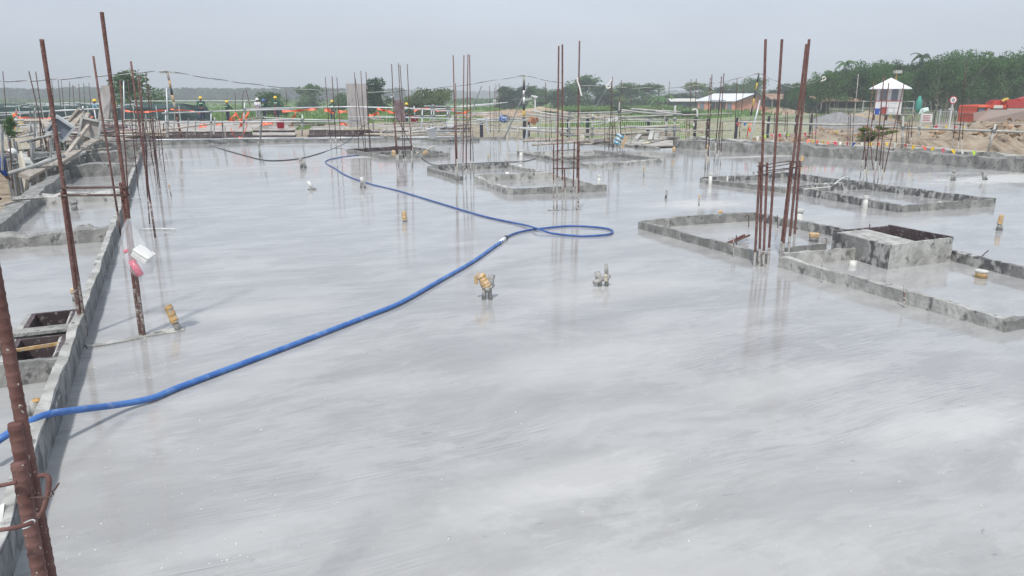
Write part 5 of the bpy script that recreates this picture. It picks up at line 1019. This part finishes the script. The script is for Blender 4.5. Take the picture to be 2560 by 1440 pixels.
for xx in(x0+.05,cx,x1-.05):
    for yy in(Yt+.1,Yt+wd-.1): MB().tube([(xx,yy,-1.3),(xx,yy,zfl-.1)],.07,6).build('stilt','rustdark',t)
for sgn,xa in((-1,x0),(1,x1)):
    xo=xa+sgn*1.1
    for z in(.5,1.1): MB().tube([(xa,Yt+.5,zfl+z),(xo,Yt+.5,zfl+z)],.03,6).build('rail','galv',t)
    for xx in(xo,): MB().tube([(xx,Yt+.5,zfl-.05),(xx,Yt+.5,zfl+1.12)],.035,6).build('rail_post','galv',t)
    MB().box(((xa+xo)/2,Yt+.8,zfl-.06),(1.1,.9,.06)).build('landing','dullpipe',t)
for k in(.32,.5,.74):
    MB().tube([(x0+wd*k,Yt-.3,zfl),(x0+wd*k,Yt-.3,zfl+1.05)],.02,6).build('rail_post','galv',t)
for z in(.55,.95): MB().tube([(x0+wd*.3,Yt-.3,zfl+z),(x1,Yt-.3,zfl+z)],.018,6).build('rail','galv',t)
t.rotation_euler=(0,0,-rad(24)); t.scale=(.92,.92,1)
c=AT(2193,278,Yt-.4); o=MB().lathe([(.18,-.3),(.24,.25)],c,12).build('bin','bluework'); tag(o,'blue bin on the stand at the left of the guard hut','bin')
c=AT(2209,277,Yt-.4); o=MB(); o.box(c,(.4,.3,.5)); o.box(c+Vector((0,-.05,.3)),(.46,.36,.08)); o=o.build('chest','red'); tag(o,'red chest on the stand before the guard hut','box')
# yellow lamp post behind hut
p=AT(2238,196,Yt+6); t=thing('lamp_post','small yellow lamp post top above the guard hut roof','lamp post',(p.x,p.y,-1.2)); MB().tube([(p.x,p.y,-1.2),p+Vector((.1,0,.4))],.07,8).build('post','yellowp',t); MB().box(p+Vector((.12,-.1,.62)),(.7,.5,.3)).build('lamp_head','dullpipe',t)
# sand and gravel heaps
def heap(label,px,py,Y,rx,ry,h,mat,name):
    c=AT(px,py,Y); c.z=-1.3; mb=MB(); n=40; k=16
    vs=[]; fs=[]
    for i in range(k+1):
        f=i/k
        for j in range(n):
            q=2*PI*j/n; rr=f*(1+.12*noise.noise((math.cos(q)*1.5,math.sin(q)*1.5,px))); z=h*(1-f)**.85*(1+.12*noise.noise((f*4*math.cos(q),f*4*math.sin(q),px)))
            vs.append(c+Vector((rx*rr*math.cos(q),ry*rr*math.sin(q),z)))
    for i in range(k):
        for j in range(n): fs.append((i*n+j,(i+1)*n+j,(i+1)*n+(j+1)%n,i*n+(j+1)%n))
    mb.add(vs,fs); o=mb.build(name,mat,None,True); tag(o,label,'heap'); return o
heap('tall pale sand heap left of the guard hut stand',2162,300,77,4.6,3,1.45,'sand','sand_heap')
heap('dark grey gravel heap before the guard hut stand',2213,320,60,3.0,2,1.05,'gravel','gravel_heap')
heap('wide grey gravel slope left of the sand heap',2100,300,70,5,3.5,1.5,'gravel','gravel_heap')
heap('pink sand heap behind the right slab corner',1880,335,36,2.2,1.6,.85,'sand','sand_heap')
heap('orange brown soil heap right of the brick house gable',1955,268,120,5,3,1.2,'soil','soil_heap')
heap('brown soil heap behind the left part of the fence',1270,270,95,10,4,1.3,'soil','soil_heap')
heap('pale rubble heap at the centre of the field',1350,265,105,7,3,1.5,'sand','rubble_heap')
mb=MB(); r_=random.Random(11)
for i in range(2600):
    px=r_.uniform(1700,2620); py=r_.uniform(292,395); c=G(px,py,-.4)
    if c.y<18 or c.y>70: continue
    z,so_=bumps(c.x,c.y)
    if so_<.3 or Vector((c.x,c.y,0)).dot(V)<18.5: continue
    q=r_.uniform(.03,.13)*(1+c.y/60); vs=[Vector((c.x,c.y,z))+Vector((r_.gauss(0,1),r_.gauss(0,1),r_.gauss(0,.7))).normalized()*q*r_.uniform(.6,1.2) for _ in range(6)]
    mb.add(vs,[(0,1,2),(0,2,3),(0,3,1),(4,2,1),(4,3,2),(4,1,3),(5,0,1),(5,1,4),(5,3,0)])
tag(mb.build('soil_clods','soil',origin=(20,30,-1)),'loose clods of brown soil over the bank','soil',None,'stuff')
# round sign
p=AT(2383,250,64); t=thing('round_sign','round white traffic sign with red rim on a thin post','sign',(p.x,p.y,-1.2))
MB().tube([(p.x,p.y+.03,-1.2),(p.x,p.y+.03,p.z+.1)],.04,8).build('post','white',t)
MB().lathe([(.33,0),(.33,.03)],p,24,(0,-1,0)).build('rim','red',t); MB().lathe([(.25,0),(.25,.036)],p,24,(0,-1,0)).build('face','white',t)
MB().tube([p+Vector((.075*math.cos(q),-.045,.11*math.sin(q))) for q in [k*PI/8 for k in range(16)]],.025,6,closed=True).build('marking','navy',t)
MB().box(p+Vector((-.05,.0,-.75)),(.45,.03,.2)).build('lower_plate','dullpipe',t)
p=AT(2316,295,46); t=thing('notice_board','small white notice with red lines on a leaning post','sign',(p.x,p.y,-1.2)); MB().box(p,(.72,.03,.5),.1).build('panel','white',t)
for i in range(4): MB().box(p+Vector((0,-.03,.15-.1*i)),(.5,.01,.03),.1).build('red_line','red',t)
MB().tube([(p.x-.35,p.y,-1.25),(p.x-.3,p.y,p.z+.5)],.04,8).build('post','galv',t)
mb=MB(); P=[AT(x,y,58) for x,y in((2296,285),(2302,272),(2312,269),(2321,268),(2323,277),(2320,287),(2306,290))]; cc=sum(P,Vector())/7; mb.add(P+[cc+Vector((0,-.5,.05)),cc+Vector((0,.5,0))],[(i,(i+1)%7,7) for i in range(7)]+[((i+1)%7,i,8) for i in range(7)]); o=mb.build('plastic_sheet','palesheet'); tag(o,'crumpled pale mint plastic sheet on the fence by the guard hut','plastic')
p=AT(2297,262,66); o=MB().lathe([(.1,-.7),(.28,-.3),(.25,.3),(.08,.75)],p,10).build('folded_parasol','tealtarp',None,True); tag(o,'folded teal parasol behind the mint plastic sheet','parasol')
# crane truck
t0=AT(2445,300,50); t=thing('crane_truck','orange red crane truck behind the soil bank at the right','truck',(t0.x+3,52,-1.1)); Yk=52
def bx(name,xa,xb,ya,yb,mat,y0=Yk,dp=2.2,sl=0):
    a=AT(xa,yb,y0);b=AT(xb,ya,y0); mb=MB(); vs=[(a.x+sl,y0,b.z),(b.x,y0,b.z),(b.x,y0+dp,b.z),(a.x+sl,y0+dp,b.z),(a.x,y0,a.z),(b.x,y0,a.z),(b.x,y0+dp,a.z),(a.x,y0+dp,a.z)]
    mb.add(vs,[(0,1,2,3),(7,6,5,4),(4,5,1,0),(5,6,2,1),(6,7,3,2),(7,4,0,3)]); return mb.build(name,mat,t)
bx('cab_lower',2439,2470,286,306,'redorange',sl=.0); 
for xa,xb in((2440,2444),(2463,2470)):
    bx('cab_pillar',xa,xb,266,284,'redorange',sl=.1)
bx('cab_window',2445,2463,268,284,'greyglass',Yk+.1,2.0); bx('cab_roof',2446,2476,263,268,'orange')
bx('crane_base',2474,2520,262,274,'redorange'); bx('side_plate',2484,2508,263,271,'creamcab',Yk-.03,.03); bx('turret',2516,2600,255,270,'red',Yk,2.4); bx('chassis',2470,2620,271,276,'dullpipe')
a=AT(2476,256,Yk+.6); b=AT(2552,254,Yk+.6); mb=MB(); mb.beam(a,b,.4,.32); mb.build('boom','red',t); mb=MB(); mb.beam(AT(2545,254,Yk+.6),AT(2590,242,Yk+.6),.5,.4); mb.build('boom','red',t)
MB().tube([AT(2505,254,Yk+.3),AT(2512,249,Yk+.3),AT(2520,248,Yk+.3)],.1,8).build('hook_block','yellowp',t)
for x in(2460,2530,2560): p=AT(x,305,Yk-.05); MB().lathe([(.5,0),(.5,.3)],Vector((p.x,Yk,-.6)),18,(0,-1,0)).build('wheel','black',t)
o=MB(); P=[AT(2434,282,49.5),AT(2476,274,49),AT(2580,273,47),AT(2580,300,47),AT(2434,306,49.5)]; o.add(P,[(0,1,2,3,4)]); o=o.build('mesh_screen','pinknet'); md=o.modifiers.new('s','SOLIDIFY'); md.thickness=.02; tag(o,'faded pink mesh screen along the bank before the truck','screen')
# street lamp-like white mast
p=AT(1338,249,75); t=thing('lamp_mast','thin white lamp mast behind the fence centre','lamp post',(p.x,p.y,-1.2)); MB().tube([(p.x,p.y,-1.2),(p.x,p.y,AT(1338,240,75).z)],.07,8).build('post','white',t); MB().beam(AT(1328,239,75),AT(1344,242,75),.3,.12).build('lamp_head','white',t); MB().beam(AT(1333,243,75),AT(1342,245,75),.3,.1).build('lamp_head','galv',t)
# ============================================================= TREES
def crown_mesh(name,seed,mat,n=2600,leaf=.035,blobs=14,flat=.8,gap=.25,droop=0):
    r=random.Random(seed); B=[]
    for i in range(blobs):
        a=r.uniform(0,2*PI); rr=r.uniform(0,.33); z=r.uniform(.12,.86); w_=1-abs(z-.45)*1.0; B.append((rr*math.cos(a)*w_*1.15,rr*math.sin(a)*w_*1.15,z,r.uniform(.12,.22)*(.65+.5*w_)))
    vs=[];fs=[]
    for i in range(n):
        b=B[r.randrange(blobs)]; th=r.uniform(0,2*PI); u=r.uniform(-1,1); rr=b[3]*(r.random()**.33); s=math.sqrt(1-u*u)
        c=Vector((b[0]+rr*s*math.cos(th),b[1]+rr*s*math.sin(th),b[2]+rr*u*flat))+Vector((r.gauss(0,.012),r.gauss(0,.012),r.gauss(0,.02)))
        if noise.noise(c*7+Vector((seed,0,0)))<-gap: continue
        nrm=Vector((r.gauss(0,1),r.gauss(0,1),r.gauss(0,1)+.5)).normalized(); t1=nrm.orthogonal().normalized(); t1.rotate(Matrix.Rotation(r.uniform(0,6.28),3,nrm)); t2=nrm.cross(t1); L=leaf*r.uniform(.6,1.4)
        if droop: t1=Vector((r.uniform(-.3,.3),r.uniform(-.3,.3),-1)); L*=1.2
        k=len(vs); vs+=[c-t1*L-t2*L*.1,c+t2*L*.55,c+t1*L,c-t2*L*.55]; fs.append((k,k+1,k+2,k+3))
    me=bpy.data.meshes.new(name); me.from_pydata([tuple(v) for v in vs],[],fs); me.materials.append(MT[mat]); return me
def trunk_mesh(name,seed,mat,top=.75,r0=.022,limbs=6,fork=.3):
    r=random.Random(seed); mb=MB(); P=[Vector((0,0,-.05))]
    for i in range(1,6): P.append(Vector((r.uniform(-.012,.012)*i,r.uniform(-.012,.012)*i,top*i/5)))
    mb.tube(P,[r0*(1-.14*i) for i in range(6)],7)
    for i in range(limbs):
        f=r.uniform(fork,.95); b=P[0].lerp(P[-1],f); a=r.uniform(0,6.28); l=r.uniform(.12,.28); e=b+Vector((math.cos(a)*l,math.sin(a)*l,l*r.uniform(.6,1.4))); mb.tube([b,b.lerp(e,.5)+Vector((0,0,.01)),e],[r0*.5,r0*.35,r0*.12],5)
    me=bpy.data.meshes.new(name); me.from_pydata(mb.v,[],mb.f); me.materials.append(MT[mat]); return me
CR={}
for k in range(4): CR['dark%d'%k]=crown_mesh('crown',10+k,'leafdark',5200,.026,16); CR['mid%d'%k]=crown_mesh('crown',20+k,'leafmid',5200,.026,16); CR['rub%d'%k]=crown_mesh('crown',40+k,'leafmid' if k%2 else 'leafdark',2600,.024,11,.8,.3); CR['rubl%d'%k]=crown_mesh('crown',80+k,'leaflight' if k==0 else 'leafmid',2400,.024,9,.9,.3)
CR['willow']=crown_mesh('crown',50,'leaflight',7000,.024,16,.8,.35,1); CR['yel']=crown_mesh('crown',51,'leafyellow',4000,.03,13)
TRK={'d':trunk_mesh('trunk',1,'darkbark'),'p0':trunk_mesh('trunk',2,'bark',.7,.011,6,.25),'p1':trunk_mesh('trunk',3,'bark',.7,.012,6,.3),'p2':trunk_mesh('trunk',4,'bark',.7,.010,5,.25)}
def tree(label,x,y,z,h,w_,kind,trunk='d',group=None,z0=.0,rot=None,name='leafy_tree'):
    t=thing(name,label,'tree',(x,y,z),group); t.rotation_euler=(0,0,rot if rot is not None else R.uniform(0,6.28))
    a=bpy.data.objects.new('crown',CR[kind]); SC.collection.objects.link(a); a.parent=t; a.scale=(w_,w_,h*(1-z0)); a.location=(0,0,h*z0)
    b=bpy.data.objects.new('trunk',TRK[trunk]); SC.collection.objects.link(b); b.parent=t; b.scale=(h,h,h)
    return t
def ptree(label,pxc,pyt,pyb,wpx,Y,kind,trunk='d',z0=0.,group='trees scattered on the plain',name='leafy_tree'):
    c=AT(pxc,pyb,Y); tp=AT(pxc,pyt,Y); W=AT(pxc+wpx/2,pyb,Y).x-AT(pxc-wpx/2,pyb,Y).x
    return tree(label,c.x,Y,-1.25,tp.z+1.25,W*1.45,kind,trunk,group,z0,name=name)
ptree('big spreading tree behind the second cage at the left',334,176,270,125,78,'mid1')
ptree('low bush behind the blue and yellow helmets',680,228,275,80,105,'mid2')
ptree('feathery tree on the plain left of the bleached board',776,208,262,75,150,'mid0')
ptree('low shrub at the left foot of the bleached board',850,226,275,50,130,'mid3')
ptree('dark dense tree right of the bleached board',936,188,280,75,95,'dark0')
ptree('pale willowy bush right of the far cage, tall middle',1085,212,272,95,100,'willow')
ptree('pale willowy bush low at the left of the taller one',1048,232,272,60,98,'willow')
for i,(x,tp,wd,k,lb) in enumerate([(1262,214,60,'dark1','leftmost round tree of the grove at centre'),(1300,206,80,'dark2','tree in the middle of the grove behind the striped pole'),(1350,207,75,'mid3','tree at the right of the grove behind the striped pole'),(1400,214,60,'dark3','small tree joining the two groves'),(1432,212,65,'mid0','tree left of the hanging foam sleeve'),(1465,188,105,'mid1','tallest tree of the centre right grove'),(1510,210,80,'dark0','dark tree over the small grey hut'),(1560,205,90,'mid2','round tree right of the wire cage'),(1610,207,90,'mid0','wide round tree left of the palm'),(1535,225,50,'yel','light yellow green bush by the grey hut')]): ptree(lb,x,tp,270,wd,160+(i%3)*6,k)
for i,(x,tp,wd,k,lb) in enumerate([(1672,228,60,'dark2','dark low tree right of the small palm'),(1745,205,75,'yel','yellow green tree left of the brick house roof'),(1768,202,50,'mid3','darker tree just behind the yellow green one'),(1700,232,60,'dark1','low tree behind the cream roof'),(1800,215,60,'dark1','low tree behind the white roof, left'),(1840,205,75,'mid0','tree behind the middle of the white roof'),(1885,192,70,'mid2','tall tree behind the brick gable'),(1860,200,60,'rub1','tree between the two behind the white roof'),(1925,225,60,'mid3','tree at the right of the brick gable'),(1955,205,70,'dark0','dark tree over the left tin roofed shed'),(1985,215,60,'dark1','tree behind the left tin roofed shed')]): ptree(lb,x,tp,270,wd,176+(i%3)*5,k)
# rubber plantation: trunks in rows
RL=[]
def topline(px): 
    P=[(1930,214),(2000,192),(2060,165),(2130,152),(2200,142),(2260,146),(2330,130),(2400,124),(2560,116),(2700,112)]
    for (a,b),(c,d) in zip(P[:-1],P[1:]):
        if a<=px<=c: return b+(d-b)*(px-a)/(c-a)
    return 112
for row in range(4):
    Y=84+row*9 
    px=(2040,2010,1985,1960)[row]
    while px<2640:
        x=px+R.uniform(-9,9); c=AT(x,272,Y); tp=topline(max(1930,min(2690,x)))+R.uniform(-2,16)+(6 if row<1 else 0); H=AT(x,tp,Y).z+1.25
        w_=H*R.uniform(.52,.68); k=R.choice(['rub0','rub1','rub2','rub3','rubl1','rubl2','rubl3','rub1'])
        if not (row==0 and 1990<px<2170):
            tree('slim pale trunked rubber tree in the plantation rows',c.x,Y+R.uniform(-1.5,1.5),-1.25,H,w_,k,R.choice(['p0','p1','p2']),'rubber trees in the plantation',.32 if row<2 else .2,name='rubber_tree')
        px+=24+R.uniform(-4,6)-row*1
# deep shade of the plantation: understory
mb=MB(); r=random.Random(5)
for i in range(9000):
    px=r.uniform(1960,2660); Y=r.uniform(122,140); c=AT(px,272,Y); c.z=r.uniform(-1.2,max(1,min(7.5,AT(px,topline(max(1930,px))+24,Y).z))); L=r.uniform(.25,.6); n_=Vector((r.gauss(0,1),r.gauss(0,1),r.gauss(0,1))).normalized(); a=n_.orthogonal()*L; b=n_.cross(a)*.6
    mb.add([c-a,c+b,c+a,c-b],[(0,1,2,3)])
tag(mb.build('deep_woods','leafdark',origin=(60,130,-1.2)),'dark mass of foliage deep inside the plantation','woods',None,'stuff')
# palms
def palm(label,px,py,pyb,Y,h=None,fr=1.6,grp='palms'):
    tp=AT(px,py,Y); t=thing('palm_tree',label,'tree',(tp.x,Y,-1.25),grp); MB().tube([(tp.x,Y,-1.3),(tp.x+.1,Y,(tp.z-1.25)/2),tp],[.2,.14,.12],8).build('trunk','darkbark' if fr<2 else 'bark',t,True)
    mb=MB()
    for i in range(16):
        a=i*2.4; el=R.uniform(.1,1.1); P=[tp]; d=Vector((math.cos(a),math.sin(a),el))
        for k in range(1,7): P.append(P[-1]+d.normalized()*fr/6); d.z-=.35
        for k in range(6):
            s_=Vector((-math.sin(a),math.cos(a),0)); 
            for sg in(-1,1):
                for q in range(2):
                    b0=P[k].lerp(P[k+1],q/2); b1=P[k].lerp(P[k+1],q/2+.4); o_=s_*sg*fr*.16*(1-.1*k)+Vector((0,0,-fr*.08)); mb.add([b0,b1,b1+o_,b0+o_*.9],[(0,1,2,3)])
    mb.build('fronds','leafdark' if fr<2 else 'leafmid',t)
palm('slim tall palm right of the wide round tree',1647,217,268,150,fr=1.5)
palm('low spreading palm beside the wide round tree',1650,248,268,140,fr=3.0)
palm('feathery palm top over the plantation, left of the guard hut',2115,160,270,115,fr=2.0)
palm('palm crown peeping over the plantation right of the guard hut',2307,141,270,110,fr=1.9)
# far wood bands
def band(name,px0,px1,Y,top,n,leaf,mat,depth=30,zb=-1.3,amp=1.2,label=''):
    mb=MB(); r=random.Random(int(Y)); xa=AT(px0,250,Y).x; xb=AT(px1,250,Y).x
    def ht(x): return top+amp*noise.noise((x*.03,Y,0))+amp*.6*noise.noise((x*.15,Y,1))
    k=200; P=[xa+(xb-xa)*i/k for i in range(k+1)]
    vs=[(x,Y+depth*.5,zb) for x in P]+[(x,Y+depth*.5,ht(x)-leaf*1.3) for x in P]+[(x,Y+depth*1.0,zb) for x in P]; mb.add(vs,[(i,i+1,k+2+i,k+1+i) for i in range(k)]+[(k+1+i,k+2+i,2*k+3+i,2*k+2+i) for i in range(k)])
    for i in range(n):
        x=r.uniform(xa,xb); c=Vector((x,Y+r.uniform(0,depth),0)); h=ht(x); c.z=zb+(h-zb)*(r.random()**.6); L=leaf*r.uniform(.5,1.3); n_=Vector((r.gauss(0,1),r.gauss(0,1),r.gauss(0,1))).normalized(); a=n_.orthogonal()*L; b=n_.cross(a)*.7
        mb.add([c-a,c+b,c+a,c-b],[(0,1,2,3)])
    tag(mb.build(name,mat,origin=(0,Y,zb)),label,'woods',None,'stuff')
band('far_woods',-250,1000,430,5.0,9000,1.3,'leafdark',label='hazy dark wood line beyond the plain at the left')
band('far_woods',950,2000,900,5.5,5000,2.5,'leafdark',amp=2,label='faint bluish wood line on the horizon at the centre')
band('low_scrub',-250,950,300,.3,6000,.5,'leaflight',amp=.4,label='low pale scrub on the plain before the left wood line')
band('low_scrub',1000,1260,260,.4,1200,.5,'leafmid',amp=.4,label='low scrub on the plain left of the centre grove')
# grass and weeds
def weeds(name,boxes,label,mat='grassm'):
    mb=MB(); r=random.Random(3)
    for (x0,x1,ya,yb,n,hh) in boxes:
        for i in range(n):
            px=r.uniform(x0,x1); py=r.uniform(ya,yb); c=G(px,py,-1.2)
            if c.y<33: continue
            z,s=bumps(c.x,c.y) if c.y<115 and abs(c.x)<70 else (-1.2,0)
            if s>.45: continue
            if noise.noise((c.x*.25,c.y*.12,2))<-.15: continue
            H=hh*r.uniform(.4,1.2)*(1+c.y/220); a=r.uniform(0,3.14); d=Vector((math.cos(a),math.sin(a),0))*H*.35; l=Vector((r.gauss(0,.3),r.gauss(0,.3),1))*H
            p=Vector((c.x,c.y,z-.05)); mb.add([p-d,p+d,p+l+d*.5,p+l-d*.6],[(0,1,2,3)])
    tag(mb.build(name,mat,origin=(0,60,-1.2)),label,'grass',None,'stuff')
weeds('grass',[(400,1250,258,325,14000,.3),(1180,1950,262,330,16000,.3),(0,420,258,300,3000,.3),(1400,1700,264,285,6000,.5)],'rough green grass and weeds over the field')
def shrub(label,px,py,Y,w_,h,kind):
    c=AT(px,py,Y); t=thing('shrub',label,'shrub',(c.x,Y,-1.2),'shrubs on the field'); a=bpy.data.objects.new('foliage',CR[kind]); SC.collection.objects.link(a); a.parent=t; a.scale=(w_,w_*.8,h); a.location=(0,0,-h*.15)
for i,(x,y,Y,w_,h,k,lb) in enumerate([(1560,268,120,12,1.5,'mid1','weedy bush before the wide round tree'),(1640,268,110,11,1.4,'yel','weedy bush below the small palm'),(1705,268,95,9,1.3,'mid2','weedy bush left of the brick house wall'),(1430,268,118,11,1.2,'mid3','low weeds behind the tallest centre bars'),(1500,270,110,10,1.2,'yel','low weeds behind the wire cage'),(1360,275,100,7,1.1,'mid0','low weeds right of the striped pole'),(1595,276,85,9,1.0,'mid3','low weeds behind the pipe stack'),(1960,272,75,4,1.0,'mid2','weeds right of the brick gable')]): shrub(lb,x,y,Y,w_,h,k)
for (x,y,w_,h,lb) in((2165,343,.75,.42,'dusty green bush on the soil left of the slim bars'),(2212,343,.9,.5,'dusty green bush among the slim bars'),(2245,345,.6,.35,'small green tuft right of the slim bars')):
    c=AT(x,y+8,25); t=thing('shrub',lb,'shrub',c,'shrubs at the slab edge'); a=bpy.data.objects.new('foliage',CR['yel']); SC.collection.objects.link(a); a.parent=t; a.scale=(w_,w_,h)
o=AT(30,345,24); t=thing('shrub','green leafy weeds caught on the far left scaffold','shrub',o); a=bpy.data.objects.new('foliage',CR['mid2']); SC.collection.objects.link(a); a.parent=t; a.scale=(.5,.5,.7)
# ============================================================= HAZE
mb=MB(); mb.box((0,1050,10),(4400,2300,32)); hz=mb.build('haze','white',origin=(0,0,0)); hz.data.materials.clear()
hm=bpy.data.materials.new('haze'); hm.use_nodes=True; hn=hm.node_tree; hn.nodes.remove(hn.nodes['Principled BSDF'])
pv=hn.nodes.new('ShaderNodeVolumePrincipled'); pv.inputs['Color'].default_value=(.9,.955,1,1); pv.inputs['Density'].default_value=.0015; pv.inputs['Anisotropy'].default_value=-.3
hn.links.new(pv.outputs[0],hn.nodes['Material Output'].inputs['Volume']); hz.data.materials.append(hm); tag(hz,'pale even haze over the whole site','haze',None,'stuff')
